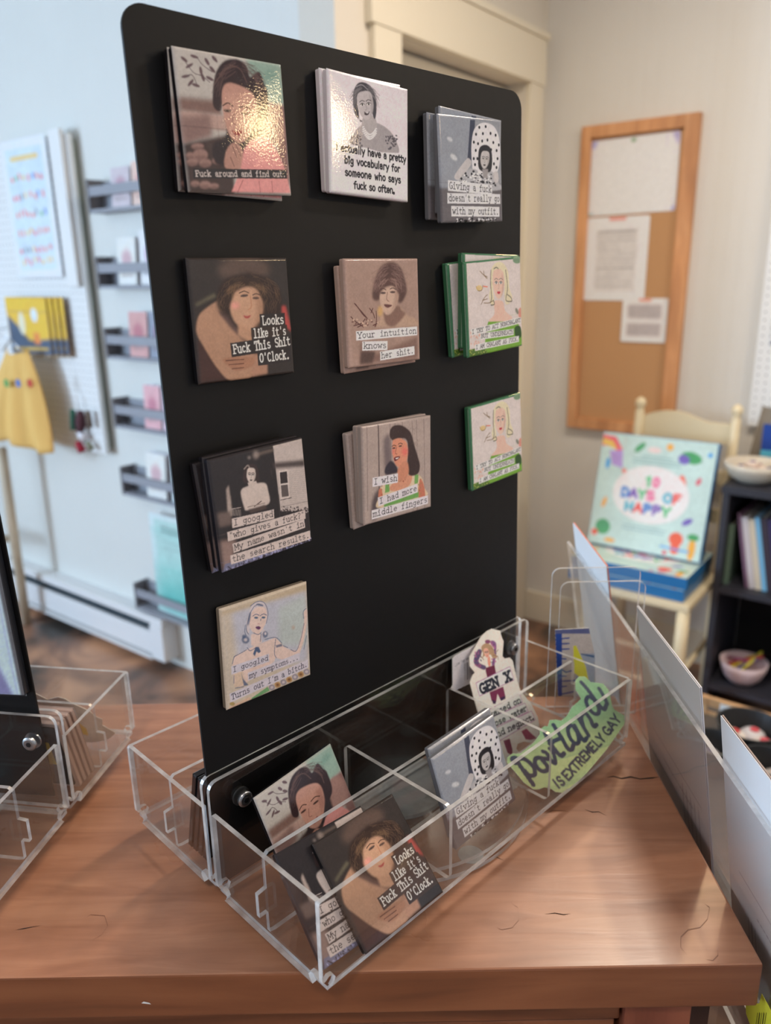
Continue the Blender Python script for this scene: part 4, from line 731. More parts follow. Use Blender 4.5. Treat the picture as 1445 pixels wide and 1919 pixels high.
for design, lst, where in ROWS:
    for i, (s_, t_, an, k) in enumerate(lst):
        if i == 0: lab = NAME[design]+' '+where.replace('in the ', '')
        else: lab = ('magnet peeking out behind the front %s magnet of its stack' if i == 1 else 'rearmost %s magnet, against the black sheet') % SHORT[design]
        if i == 0 and len(lab.split()) > 15: lab = SHORT[design]+' magnet, '+where
        make_magnet(design, on_panel(s_*KS, t_*KS, an, k), lab, 'magnets on the black sheet')
def in_tray(o, u, v, U_, V_, Z_, lean, spin, yaw=0):
    r, a, y_ = map(math.radians, (spin, lean, yaw)); B = np.array([u, Z, -v]).T
    S_ = np.array([[math.cos(r), math.sin(r), 0], [-math.sin(r), math.cos(r), 0], [0, 0, 1]])
    Lm = np.array([[1, 0, 0], [0, math.cos(a), -math.sin(a)], [0, math.sin(a), math.cos(a)]]); Ym = np.array([[math.cos(y_), 0, -math.sin(y_)], [0, 1, 0], [math.sin(y_), 0, math.cos(y_)]])
    M = (S_ @ Lm @ Ym) @ B.T; return frame(o+u*U_+v*V_+Z*Z_, *M)
G2 = 'magnets standing in the clear tray'
make_magnet('find_out', in_tray(O, U, V, .0577, .0778, .0365, 22.7, 6, 0), 'pink dress woman magnet leaning in the clear tray under the left bolt', G2)
make_magnet('looks', in_tray(O, U, V, .0603, .0196, .0291, 42.4, -.4, 0), 'clock slogan magnet lying back at the near corner of the clear tray', G2)
make_magnet('who', in_tray(O, U, V, .0385, .0270, .0290, 42.4, -2.5, 0), 'googled slogan magnet mostly hidden behind the clock one in the tray', G2)
make_magnet('outfit', in_tray(O, U, V, .1545, .0255, .0385, 17, 3.5, -1), 'polka dot hat magnet standing in the middle compartment of the tray', G2)
make_magnet('outfit', in_tray(O, U, V, .1600, .0335, .0385, 17, 2.5, -1), 'polka dot hat magnet right behind the one in the middle compartment', G2)
for k in range(4):
    make_magnet('looks', in_tray(O, U, V, .0405, .1195+k*.0059, .0345, -14, 0, 0) @ Matrix.Rotation(math.pi, 4, 'Y'), 'dark magnet seen edge-on in the rear half of the tray, %s from the black sheet' % ('first', 'second', 'third', 'fourth')[k], 'edge-on magnets behind the black sheet', True)
    make_magnet('intuition', in_tray(O2, U2, V2, .2795, .1195+k*.0059, .0345, -14, 0, 0) @ Matrix.Rotation(math.pi, 4, 'Y'), 'pale beige magnet edge-on in the left-edge stand, %s from its black sheet' % ('first', 'second', 'third', 'fourth')[k], 'edge-on magnets in the left stand', True)
# big blue magnet on the left stand
a = Art((176, 196, 214)); a.poly([(0, 0), (.62, .3), (.9, 1), (0, 1)], (120, 120, 160), 6); a.poly([(0, 0), (.5, .5), (.3, .1)], (196, 170, 110), 4); a.poly([(.96, 0), (1, 0), (1, 1), (.96, 1)], (96, 98, 104), 2)
b = MB(); b.prism(rrect(-.0445, -.062, .0445, .062, .002, 3), (1, 0, 0), (0, 1, 0), (0, 0, -.0028), (0, 0, .005))
QP2 = O2+U2*.2528+V2*(WID+.0037-.0034)+Z*.1535
bigm = b.build('large_photo_magnet', mat('film_edge_big', (50, 52, 58), .15), mw=frame(QP2, U2*math.cos(.0314)+Z*math.sin(.0314), Z*math.cos(.0314)-U2*math.sin(.0314), -V2), bevel=.0004); tag(bigm, 'large pale blue magnet on the left-edge black sheet', 'magnet')
link(print_mesh('print_big', a, .089, .124, 60, mats=PRG, z=.0025, edge=.0014), 'print', bigm)

# ------------------------------------------------ die-cut stickers and cards in the trays
def diecut(name, label, cat, outline, zoom, o0, u, e2, arta, n=170, th=.0006, matp=None, body=(225, 222, 216), gain=1.6):
    """outline read in a blow-up of the photograph (zoom = origin x, y, scale) laid on the plane the sticker leans in"""
    n_ = np.cross(u, e2); zp = lambda q: (zoom[0]+q[0]/zoom[2], zoom[1]+q[1]/zoom[2])
    loc = lambda q: (lambda X: ((X-o0) @ u, (X-o0) @ e2))(hit(zp(q), o0, n_))
    P = np.array([loc(q) for q in outline]); lo, hi = P.min(0), P.max(0); c = (lo+hi)/2; wd, ht = hi-lo
    o = MB(); o.prism([tuple(p-c) for p in P], (1, 0, 0), (0, 1, 0), (0, 0, -th), (0, 0, th)); ob = o.build(name, mat(name+'_paper', body, .5, g=1.3), mw=frame(o0+u*c[0]+e2*c[1], u, e2, n_)); tag(ob, label, cat)
    if arta:
        X = [outline[int(i)] for i in np.linspace(0, len(outline)-1, 5)[:4]]
        xs = np.array(outline, float); x0, y0 = xs.min(0); x1, y1 = xs.max(0); src = [(x0, y0), (x1, y0), (x1, y1), (x0, y1)]
        dst = [((loc(q)[0]-lo[0])/wd, (hi[1]-loc(q)[1])/ht) for q in src]
        A = Art((255, 255, 255), asp=wd/ht); A.H = homog(src, dst); arta(A)
        Q = P-c
        def mask(X_, Y_):
            ins = np.zeros(X_.shape, bool)
            for i in range(len(Q)):
                (ax, ay), (bx, by) = Q[i], Q[(i+1) % len(Q)]
                if ay != by: ins ^= ((ay > Y_) != (by > Y_)) & (X_ < (bx-ax)*(Y_-ay)/(by-ay)+ax)
            return ins
        link(print_mesh('print_'+name, A, wd, ht, n, mats=matp or PRS, z=.00012, mask=mask, gain=gain), 'print', ob)
    return ob
l35 = math.radians(35); E35 = Z*math.cos(l35)+V*math.sin(l35)
def paint_portland(a):
    a.I[:] = srgb((176, 190, 136)); a.poly([(0, 0), (1445, 0), (1445, 700), (900, 640), (500, 760), (0, 1060)], (136, 170, 126), 34); a.poly([(0, 0), (1445, 0), (1150, 420), (0, 900)], (118, 158, 122), 24)
    K = (50, 58, 78)
    for P, wd in ((((140, 1000), (110, 960), (150, 950), (180, 1010), (330, 1225)), .036), (((150, 960), (240, 960), (330, 1040), (345, 1120), (290, 1130), (240, 1080)), .034),
                  (((420, 950), (360, 950), (350, 1010), (400, 1075), (460, 1085), (480, 1040), (420, 960), (480, 960)), .034), (((430, 880), (470, 900), (520, 980), (560, 1000), (540, 900), (500, 850)), .032),
                  (((452, 690), (500, 780), (570, 880), (620, 925), (650, 900)), .036), (((500, 800), (560, 765), (610, 745)), .034), (((540, 605), (620, 730), (690, 850), (730, 860), (745, 820)), .036),
                  (((775, 640), (720, 610), (690, 660), (720, 750), (775, 800), (805, 770), (790, 690), (760, 640)), .034), (((760, 610), (820, 720), (860, 770), (885, 740)), .034),
                  (((790, 520), (850, 620), (905, 715)), .034), (((850, 610), (830, 520), (870, 480), (920, 540), (960, 620), (990, 600)), .034), (((830, 160), (900, 240), (980, 350), (1060, 440), (1090, 400)), .036), (((960, 340), (905, 310), (880, 360), (915, 440), (970, 490), (1010, 480), (1010, 420), (960, 340)), .034), (((1015, 225), (1060, 300), (1100, 380)), .034)): a.line(P, wd*.88, K, sm=True)
    a.text('IS', (530, 1215), (640, 1255), .0, K) if False else None
    for t, p0, p1 in (('IS', (575, 1275), (668, 1212)), ('EXTREMELY', (690, 1190), (1090, 752)), ('GAY', (1110, 728), (1248, 540))): a.text(t, p0, p1, .082, K, .17, False)
_w = lambda a_, b_, c_: O+U*a_+V*b_+Z*c_
_L, _R, PO = _w(.2145, .042, .018), _w(.3150, .0040, .0205), _w(.234, .005, .001)
_n = np.cross(_R-PO, _L-PO); _n /= np.linalg.norm(_n); _n = _n if _n[2] > 0 else -_n
UPT = np.cross(Z, _n); UPT /= np.linalg.norm(UPT); UPT = UPT if UPT @ U > 0 else -UPT; E35 = np.cross(_n, UPT)
diecut('city_sticker', 'green Portland die-cut sticker leaning at the right end of the clear tray', 'sticker',
       [(60, 940), (110, 905), (200, 900), (330, 790), (400, 700), (395, 655), (450, 615), (480, 620), (500, 555), (560, 548), (620, 560), (680, 510), (730, 420), (790, 370), (830, 330), (772, 240), (768, 140), (810, 100), (870, 100), (930, 160), (990, 165), (1060, 175), (1110, 235), (1130, 300), (1150, 400), (1180, 450), (1270, 500), (1290, 545), (1275, 600), (1100, 850), (900, 1090), (720, 1270), (640, 1310), (560, 1300), (520, 1270), (450, 1250), (390, 1275), (330, 1275), (230, 1200), (130, 1080), (60, 1000)],
       (940, 1250, 5.558), PO, UPT, E35, paint_portland)
l25 = math.radians(25); E25 = Z*math.cos(l25)+V*math.sin(l25); GO = O+V*.0565+Z*.0032
def paint_genx(a):
    a.I[:] = srgb((200, 190, 184)); M = (104, 44, 72); K = (34, 38, 50)
    a.poly([(520, 600), (640, 560), (660, 680), (640, 720), (540, 740), (515, 640)], (92, 36, 60), 1)
    a.poly([(370, 560), (350, 500), (380, 400), (420, 345), (460, 360), (450, 430), (420, 500), (440, 540), (520, 580), (500, 630), (420, 600)], (80, 66, 98), 1, sm=True); a.poly([(580, 240), (620, 225), (660, 260), (665, 340), (650, 480), (640, 560), (600, 560), (620, 460), (630, 340), (600, 290)], (112, 74, 118), 1, sm=True)
    r = np.random.RandomState(1)
    for k in range(60): x, y = (r.uniform(360, 460), r.uniform(380, 590)) if k % 2 else (r.uniform(590, 660), r.uniform(240, 540)); a.ell(x, y, 12, 9, (150, 80, 120) if r.rand() < .5 else (52, 52, 84), 1, r.uniform(0, 90), .8)
    a.poly([(455, 330), (480, 280), (540, 260), (610, 310), (640, 400), (680, 450), (620, 470), (580, 420), (500, 440), (470, 470), (480, 400)], (150, 122, 96), 1, sm=True)
    for P in (((600, 330), (660, 380), (690, 350)), ((620, 430), (680, 440), (690, 490)), ((470, 360), (450, 430), (490, 490))): a.line(P, .009, (110, 84, 66), sm=True)
    a.ell(545, 240, 38, 28, (110, 60, 90), 1); a.poly([(545, 470), (575, 450), (585, 560), (560, 580), (545, 520)], (196, 128, 112), 1, sm=True)
    face(a, (530, 400), 34, 60, (210, 150, 134), 0, (170, 60, 70), (40, 34, 36), -12)
    a.poly([(570, 940), (760, 860), (790, 1000), (720, 1040), (680, 960), (660, 1080), (600, 1060)], M, 1); a.poly([(600, 1040), (660, 1060), (655, 1100), (620, 1100)], (52, 34, 62)); a.poly([(710, 1020), (790, 990), (790, 1030), (730, 1060)], (52, 34, 62))
    a.poly([(760, 1610), (850, 1580), (890, 1740), (880, 1810), (820, 1780)], M, 1); a.poly([(1010, 1480), (1080, 1440), (1160, 1520), (1230, 1580), (1130, 1600), (1070, 1590)], (126, 52, 80), 1)
    for q in ([(382, 812), (850, 585), (910, 768), (432, 992)], [(545, 1190), (985, 960), (1025, 1080), (585, 1310)], [(570, 1300), (1060, 1090), (1105, 1210), (620, 1430)], [(600, 1460), (1150, 1200), (1205, 1320), (660, 1640)]):
        a.poly(q, (206, 200, 206)); a.line(q+q[:1], .008, (150, 96, 140))
    a.text('GEN X', (448, 968), (880, 762), .072, K, .2, True); a.text('Raised on', (575, 1300), (1010, 1075), .043, K, .16, True, prop=True); a.text('hose water', (595, 1440), (1090, 1190), .043, K, .16, True, prop=True); a.text('and neglect.', (620, 1590), (1190, 1310), .043, K, .16, True, prop=True)
diecut('retro_sticker', 'cream die-cut sticker of a purple-suited dancer reading GEN X', 'sticker',
       [(600, 62), (720, 90), (730, 150), (765, 240), (750, 440), (780, 475), (850, 460), (890, 500), (960, 800), (1000, 920), (1080, 1020), (1150, 1100), (1240, 1290), (1260, 1400), (1250, 1560), (1150, 1640), (1050, 1620), (960, 1650), (940, 1720), (1000, 1800), (900, 1900), (800, 1900), (700, 1850), (640, 1700), (560, 1500), (520, 1400), (430, 1250), (400, 1180), (350, 1000), (300, 800), (340, 700), (370, 670), (300, 580), (295, 450), (400, 260), (460, 160), (540, 90)],
       (840, 1170, 7.382), GO, U, E25, paint_genx, body=(214, 208, 198))
def paint_bar(a):
    a.I[:] = srgb((186, 182, 188))
    for x in (222, 240, 262, 280, 294, 310): a.line([(x, 545-(x-222)*.3), (x+4, 770-(x-222)*.3)], .012 if x != 262 else .03, (50, 50, 56))
    a.text('_caring mag', (95, 580), (300, 470), .07, (90, 90, 98), .10, False)
PO3 = O+V*.0915+Z*.001; E5 = Z*math.cos(.05)+V*math.sin(.05)
diecut('backing_card', 'white rounded card with a barcode behind the dancer sticker', 'card', [(60, 480), (90, 440), (330, 310), (420, 260), (420, 800), (340, 800), (130, 900), (90, 925), (60, 915), (45, 880), (65, 840)], (840, 1170, 7.382), PO3, U, E5, paint_bar, 110)
# left stand: die-cut sticker back with a yellow price tag
def paint_tag(a):
    a.I[:] = srgb((186, 176, 166)); a.poly([(180, 425), (420, 450), (510, 520), (520, 560), (380, 530), (200, 490)], (206, 160, 44))
    a.text('_magnets', (190, 448), (300, 462), .03, (120, 96, 30), .1, False)
    for k in range(6): a.line([(300+k*17, 478+k*3), (330+k*17, 520+k*3)], .006, (70, 60, 40))
E2b = Z*math.cos(.25)-V2*math.sin(.25)
diecut('sticker_back', 'back of a die-cut sticker with a yellow price tag in the left-edge stand', 'sticker', [(150, 285), (220, 320), (280, 350), (340, 335), (380, 345), (430, 375), (490, 400), (530, 420), (560, 450), (600, 465), (600, 500), (680, 545), (640, 580), (560, 600), (460, 600), (300, 590), (150, 570)], (0, 1200, 3.141), O2+V2*.178+Z*.002, U2, E2b, paint_tag, 110, body=(196, 186, 176))

# ------------------------------------------------ greeting-card rack beside the counter
NL = math.radians(9); XN = np.array([math.cos(NL), 0, math.sin(NL)]); YY = np.array([0, 1., 0]); UPC = np.array([-math.sin(NL), 0, math.cos(NL)]); C0 = np.array([.210, 0, 0])
rack = empty('card_rack', Matrix.Translation((.23, .45, -.30)), 'clear acrylic greeting card rack fixed to the right side of the counter', 'card rack')
def rplate(nm, y0, y1, z0, z1, off, t=.0028, par=rack, y0b=None):
    o = C0+XN*off; q = MB(); q.prism([(y0, z0), (y1, z0), (y1, z1), (y0, z1)], YY, UPC, o, XN*t, 0, 1); q.v = [tuple(np.array(v)-np.array([.23, .45, -.30])) for v in q.v]; return q.build(nm, [ACR, ACE], par)
rplate('rear_sheet', .10, .80, -.12, .094, -.0005); rplate('pocket_sheet', .10, .80, -.12, .066, .0135)
rplate('pocket_floor', .10, .80, -.0615, -.0588, .003, .010)
q = MB(); q.box(.022, -.5, -.3, .03, .4, .2); 
q.v = [(x-.0, y, z) for x, y, z in q.v]; q.build('support_sheet', [ACR], rack)
CARDM = mat('white_card_stock', (232, 232, 238), .55)
def card_print(seed, back=True):
    a = Art((232, 232, 238), asp=.127/.178, n=260); r = np.random.RandomState(seed)
    for k in range(1): a.line([(.12, .56), (.9, .56)], .008, (120, 116, 124), .8)
    for k in range(5): x = .62+k*.06; a.line([(x, .60), (x, .95)], .008, (110, 104, 112), .9)
    for k in range(3): x = .20+k*.035; a.line([(x, .70), (x, .97)], .008, (120, 116, 124), .8)
    for k in range(16): a.line([(.30+k*.03, .64), (.315+k*.03, .64)], .009, (110, 106, 114), .9)
    return a
for k, (yc, face_c, lab) in enumerate(((.7165, (226, 120, 90), 'white card back with an orange-edged front, farthest in the clear rack'), (.5025, (214, 216, 226), 'white card back in the middle of the clear rack'), (.3435, (150, 128, 120), 'white card back nearest the camera in the clear rack'))):
    o0 = C0+XN*(.0042)+UPC*.0325+YY*yc; X_ = -YY
    ob = MB(); ob.prism([(-.0635, -.089), (.0635, -.089), (.0635, .089), (-.0635, .089)], (1, 0, 0), (0, 1, 0), (0, 0, -.0004), (0, 0, .0004)); co = ob.build('greeting_card', CARDM, mw=frame(o0, X_, UPC, np.cross(X_, UPC))); tag(co, lab, 'greeting card', 'cards in the clear rack')
    link(print_mesh('print_card%d' % k, card_print(k), .127, .178, 190, mats=PRM, z=.00012, gain=1.25, grain=0), 'print', co)
    fm = MB(); fm.prism([(-.0635, -.089), (.0635, -.089), (.0635, .0892), (-.0635, .0892)], (1, 0, 0), (0, 1, 0), (0, 0, -.0016), (0, 0, .0008)); fm.build('front_leaf', mat('card_front_%d' % k, face_c, .5), co)
# soft toys / pink and yellow wrap behind the rack
q = MB(); q.prism([(-.004, -.03), (.0, -.03), (.035, -.03), (.03, .03), (.006, .07), (-.02, .06)], (0, 1, 0), UPC, C0+XN*.020+YY*.60, XN*.004); o = q.build('gift_bag', mat('pink_paper', (206, 120, 110), .6)); tag(o, 'pink paper bag seen between the cards of the clear rack', 'bag')
q = MB(); q.prism([(-.03, -.05), (.02, -.05), (.03, .0), (.01, .045), (-.02, .05)], (0, 1, 0), UPC, C0+XN*.028+YY*.57, XN*.004); o = q.build('gift_bag', mat('yellow_paper', (190, 176, 84), .6)); tag(o, 'yellow paper bag seen between the cards of the clear rack', 'bag')
# yellow price tag under the counter corner
tg = MB(); P0 = [hit(p, C0-XN*.003, XN) for p in ((1398, 1884), (1424, 1880), (1428, 1862), (1446, 1895), (1448, 1925), (1408, 1925), (1399, 1900))]
tc_ = P0[0].copy(); tg.v = [tuple(p-tc_) for p in P0]+[tuple(p-tc_-XN*.0002) for p in P0]; n = len(P0); tg.f = [tuple(range(n))[::-1], tuple(range(n, 2*n))]+[(i, (i+1) % n, n+(i+1) % n, n+i) for i in range(n)]; tg.mi = [0]*len(tg.f)
o = tg.build('price_tag', mat('lemon_tag', (228, 224, 62), .5, g=1.2), mw=Matrix.Translation(tc_)); tag(o, 'lemon yellow price tag with a barcode hanging under the counter corner', 'price tag')
q = MB()
for k in range(5):
    p0, p1 = hit((1420+k*4, 1898), C0-XN*.0033, XN), hit((1416+k*4, 1925), C0-XN*.0033, XN); d_ = YY*.0003*(1+k % 2); q.add([tuple(x-tc_) for x in (p0-d_, p0+d_, p1+d_, p1-d_)], [(0, 1, 2, 3)])
q.build('barcode', mat('barcode_ink', (120, 112, 30), .6), o)
# upright clear sign holder at the far right of the counter
sg = empty('sign_holder', Matrix.Translation((.16, .615, .0)), 'small upright clear sign holder with rounded corners beyond the tray', 'sign holder')
SN = np.array([0, 1., 0]); Sc = np.array([.16, .615, 0])
def sp_(p, y): return hit(p, (0, y, 0), SN)
for nm, p0, p1, y in (('front_sheet', (1052, 1092), (1150, 1312), .606), ('back_sheet', (1036, 1066), (1140, 1306), .618)):
    A_, B_ = sp_(p0, y), sp_(p1, y); q = MB(); q.prism(rrect(A_[0], .0007, B_[0]+.02, A_[2], .007, 5, (0, 0, 1, 1)), (1, 0, 0), (0, 0, 1), (0, y, 0), (0, .0026, 0), 0, 1); q.v = [tuple(np.array(v)-Sc) for v in q.v]; q.build(nm, [ACR, ACE], sg)
def paint_sign(a):
    a.I[:] = srgb((172, 166, 164)); Bl = (36, 66, 140); a.poly([(60, 140), (250, 140), (250, 1900), (60, 1900)], Bl); a.poly([(60, 130), (1000, 100), (1000, 240), (60, 240)], (84, 90, 130), 3)
    a.poly([(640, 770), (1100, 740), (1100, 1900), (560, 1900)], (140, 152, 170), 8); a.poly([(700, 740), (1080, 800), (1080, 860), (760, 780)], (60, 90, 130), 3); a.poly([(540, 560), (610, 540), (700, 740), (860, 1080), (930, 1420), (800, 1440), (560, 1240)], (226, 200, 60), 2)
    for P in (((430, 350), (220, 370)), ((430, 490), (220, 500)), ((430, 630), (240, 640)), ((350, 890), (230, 880)), ((500, 1190), (350, 1230), (230, 1150)), ((350, 1330), (240, 1330)), ((590, 1440), (250, 1460)), ((360, 1590), (240, 1600)), ((590, 1720), (250, 1790))): a.line(P, .034, Bl, .95)
    a.poly([(200, 560), (250, 560), (215, 640), (190, 640)], Bl); a.poly([(200, 860), (240, 900), (190, 900)], Bl)
diecut('travel_sticker', 'blue-bordered sticker with tall white letters and a yellow shape in the sign holder', 'sticker', [(75, 140), (940, 95), (1100, 800), (1100, 1840), (150, 1840), (110, 1000)], (1035, 1170, 13.71), np.array([.15, .6035, .001]), np.array([1., 0, 0]), Z, paint_sign, 110)

# ------------------------------------------------ right side of the room
OAK = wood('orange_pine_frame', (176, 122, 80), (198, 142, 96), (214, 160, 114), .6, .45, 'z', 1.2, wear=False); CORK = mat('cork', (186, 142, 100), .9, g=1.15)
def rthing(name, a, b, h, label, cat, group=None): e = empty(name, rmw(a, b, h), label, cat, group); return e, (a, b, h)
def rpart(name, boxes, m, th, bev=0):
    e, base = th; r = RB(base); [r.rb(*x) for x in boxes]; return r.build(name, m, e, bevel=bev)
A0, A1, H0, H1 = .160, .566, .86, 1.928
cb = rthing('cork_board', (A0+A1)/2, 0, H0, 'tall narrow cork board in an orange pine frame on the beadboard wall', 'cork board')
rpart('cork_panel', [(A0+.03, .001, H0+.03, A1-.03, .012, H1-.03)], CORK, cb)
rpart('frame_stile', [(A0, .001, H0, A0+.036, .03, H1)], OAK, cb, .002); rpart('frame_stile', [(A1-.048, .001, H0, A1, .03, H1)], OAK, cb, .002)
rpart('frame_rail', [(A0+.037, .001, H1-.04, A1-.049, .03, H1)], OAK, cb, .002); rpart('frame_rail', [(A0+.037, .001, H0, A1-.049, .03, H0+.04)], OAK, cb, .002)
def sheet(name, a0, h0, a1, h1, b, label, art, tilt=0, cat='paper', n=80):
    w_, ht = a1-a0, h1-h0; q = MB(); q.prism(rrect(-w_/2, -ht/2, w_/2, ht/2, min(w_, ht)*.05, 3), (1, 0, 0), (0, 0, 1), (0, .0005, 0), (0, -.001, 0))
    mw = rmw((a0+a1)/2, b, (h0+h1)/2) @ Matrix.Rotation(tilt, 4, 'Y'); o = q.build(name, CARDM, mw=mw); tag(o, label, cat)
    me = print_mesh('print_'+name, art, w_*.99, ht*.99, n, mats=PRM, gain=1.25); link(me, 'print', o, Matrix.Rotation(math.pi/2, 4, 'X') @ Matrix.Translation((0, 0, .0008))); return o
a = Art((226, 222, 228), n=200); a.poly([(.0, .0), (.1, .0), (.04, .14)], (150, 150, 200), 4); a.poly([(.92, 0), (1, 0), (1, .2)], (160, 150, 200), 4); a.poly([(0, .94), (.1, 1), (0, 1)], (110, 160, 150), 4); a.poly([(.94, 1), (1, .9), (1, 1)], (150, 150, 200), 3); a.ell(.5, .04, .03, .03, (110, 150, 100), 2)
sheet('notice_sheet', .189, 1.632, .505, 1.880, .0135, 'wide blank white sheet pinned at the top of the cork board', a, -.01)
a = Art((224, 220, 224), asp=.8, n=200); a.poly([(.16, .14), (.84, .14), (.84, .90), (.16, .90)], (206, 202, 200), 3)
for y in np.arange(.17, .88, .055): a.line([(.2, y), (.2+.6*(1 if int(y*100) % 3 else .6), y)], .018 if y < .2 else .010, (110, 106, 110) if y < .25 or .5 < y < .66 else (160, 156, 158), .9)
a.poly([(.35, 0), (.65, 0), (.62, .035), (.37, .035)], (226, 120, 100), 2)
sheet('notice_sheet', .193, 1.338, .423, 1.625, .0135, 'white notice with lines of print and orange tape, under the blank sheet', a)
a = Art((224, 218, 216), n=160)
for y0, y1 in ((.14, .46), (.56, .86)): a.poly([(.12, y0), (.88, y0), (.88, y1), (.12, y1)], (176, 168, 168), 4)
a.poly([(.34, 0), (.66, 0), (.62, .06), (.37, .06)], (226, 130, 104), 2)
sheet('notice_sheet', .347, 1.193, .510, 1.347, .0155, 'small printed card taped at the lower right of the cork board', a)
# perforated board and what hangs on it
pb = rthing('perforated_board', 1.3, 0, .93, 'white perforated hanging board at the right edge of the picture', 'pegboard')
rpart('board_sheet', [(.815, .02, .93, 1.75, .026, 2.1)], WHT, pb); rpart('batten', [(.83, .001, .95, .87, .0195, 2.08)], WHT, pb)
r = RB(pb[1])
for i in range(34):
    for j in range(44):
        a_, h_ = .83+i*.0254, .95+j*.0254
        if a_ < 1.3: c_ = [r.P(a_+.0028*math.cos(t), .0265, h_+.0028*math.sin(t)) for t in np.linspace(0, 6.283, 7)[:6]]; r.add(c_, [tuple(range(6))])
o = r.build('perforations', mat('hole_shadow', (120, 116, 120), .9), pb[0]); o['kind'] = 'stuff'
a = Art((230, 226, 226), n=80)
for k, c_ in enumerate(((200, 70, 60), (220, 140, 60), (90, 170, 90), (70, 110, 200))): a.poly([(.2, .3+k*.12), (.9, .3+k*.12), (.9, .42+k*.12), (.2, .42+k*.12)], c_)
a.poly([(0, .9), (1, .9), (1, 1), (0, 1)], (70, 80, 120))
sheet('rainbow_card', .858, 1.205, .94, 1.29, .033, 'small card with a rainbow block hanging on the perforated board', a, cat='card', n=40)
# cream chair
CRM = mat('cream_chair_paint', (232, 214, 176), .4)
ch = rthing('painted_chair', .67, .38, 0, 'cream painted wooden chair standing before the cork board', 'chair')
ca0, ca1, cb0, cb1 = .478, .826, .19, .56
def rtube(name, pts, rad, th, m=CRM, seg=12):
    e, base = th; r = RB(base); r.tube([r.P(*p) for p in pts], rad, seg); return r.build(name, m, e, smooth=True)
for a_ in (ca0+.015, ca1-.015): rtube('back_post', [(a_, cb0+.02, 0), (a_, cb0+.015, .45), (a_, cb0-.02, .97), (a_, cb0-.022, .985), (a_, cb0-.022, .995), (a_, cb0-.022, 1.012), (a_, cb0-.022, 1.022)], [.016, .018, .016, .012, .019, .017, .004], ch)
for a_ in (ca0+.02, ca1-.02): rtube('leg', [(a_, cb1-.02, 0), (a_, cb1-.02, .12), (a_, cb1-.02, .3), (a_, cb1-.02, .432)], [.013, .019, .021, .02], ch)
rpart('seat', [(ca0, cb0+.035, .432, ca1, cb1, .455)], CRM, ch, .004)
for h_ in (.16, .27): rtube('stretcher', [(ca0+.03, cb1-.02, h_), (ca1-.03, cb1-.02, h_)], .010, ch, seg=8)
for a_ in (ca0+.02, ca1-.02): rtube('stretcher', [(a_, cb0+.03, .2), (a_, cb1-.03, .2)], .010, ch, seg=8)
e, base = ch; r = RB(base); pts = []
for t in np.linspace(0, 1, 9): pts.append((ca0+.03+(ca1-ca0-.06)*t, .955+.028*math.sin(math.pi*min(1, t*1.35+.05))))
pts += [(ca1-.03, .885), (ca0+.03, .885)]
r.prism([(p[0]-base[0], p[1]-base[2]) for p in pts], (1, 0, 0), (0, 0, 1), (0, -(cb0-.022-base[1]), 0), (0, .014, 0)); r.build('crest_rail', CRM, e)
for h_ in (.62, .75): rpart('back_slat', [(ca0+.03, cb0-.01, h_, ca1-.03, cb0+.004, h_+.05)], CRM, ch, .003)
# boxed puzzles
BLU = mat('puzzle_box_side', (34, 112, 170), .35); NAVY = mat('puzzle_box_navy', (26, 74, 120), .4)
def paint_box(seed, words=True):
    a = Art((184, 206, 200), n=360); D = [(200, 70, 90), (240, 160, 60), (70, 150, 90), (230, 90, 60), (110, 90, 170), (60, 150, 210)]
    a.poly([(.0, .02), (.12, .03), (.2, .14), (.18, .18), (.1, .12), (0, .12)], (228, 90, 100)); a.poly([(0, .05), (.1, .07), (.15, .14), (.1, .13), (0, .1)], (250, 180, 80)); a.poly([(.08, .16), (.2, .14), (.22, .3), (.12, .28)], (170, 140, 200))
    for (x, y, rx, ry, c_, ro) in ((.35, .1, .06, .025, 2, -45), (.61, .07, .03, .03, 1, 0), (.8, .14, .09, .05, 2, 10), (.74, .16, .05, .04, 4, 20), (.95, .1, .02, .02, 5, 0), (.76, .36, .03, .07, 3, -15), (.89, .33, .018, .035, 0, 20), (.85, .68, .05, .025, 4, -35), (.08, .27, .02, .05, 5, 0), (.24, .32, .02, .02, 3, 0), (.1, .62, .02, .05, 1, 15), (.12, .84, .07, .07, 2, 0), (.05, .9, .03, .03, 3, 0), (.78, .84, .06, .06, 3, 0), (.78, .92, .04, .05, 3, 0), (.92, .9, .03, .1, 1, 0), (.7, .97, .02, .02, 0, 0), (.92, .8, .05, .03, 2, 0), (.2, .95, .05, .02, 1, 0)): a.ell(x, y, rx, ry, D[c_], 1, ro)
    a.line([(.66, .92), (.9, .93)], .015, (70, 150, 210)); a.ell(.48, .11, .06, .025, (230, 200, 196), 2)
    for y in (.17, .2, .23): a.line([(.38 if y < .2 else .3, y), (.64 if y < .2 else .72, y)], .010, (120, 160, 160), .8)
    for y in (.79, .82): a.line([(.3, y), (.68, y)], .008, (110, 150, 160), .8)
    a.ell(.5, .5, .335, .25, (232, 216, 214), 2)
    for t, x0, x1, y in (('10', .44, .57, .42), ('DAYS OF', .24, .77, .54), ('HAPPY', .29, .70, .66)):
        n_ = len(t); w_ = (x1-x0)/n_
        for k, c in enumerate(t):
            if c != ' ': a.text(c, (x0+k*w_, y), (x0+(k+1)*w_, y), .075, [(60, 120, 190), (120, 90, 170), (90, 180, 120), (230, 110, 150), (240, 170, 70), (80, 170, 190), (230, 90, 80)][(k+len(t)) % 7], .24, False)
    return a
PBX = paint_box(0)
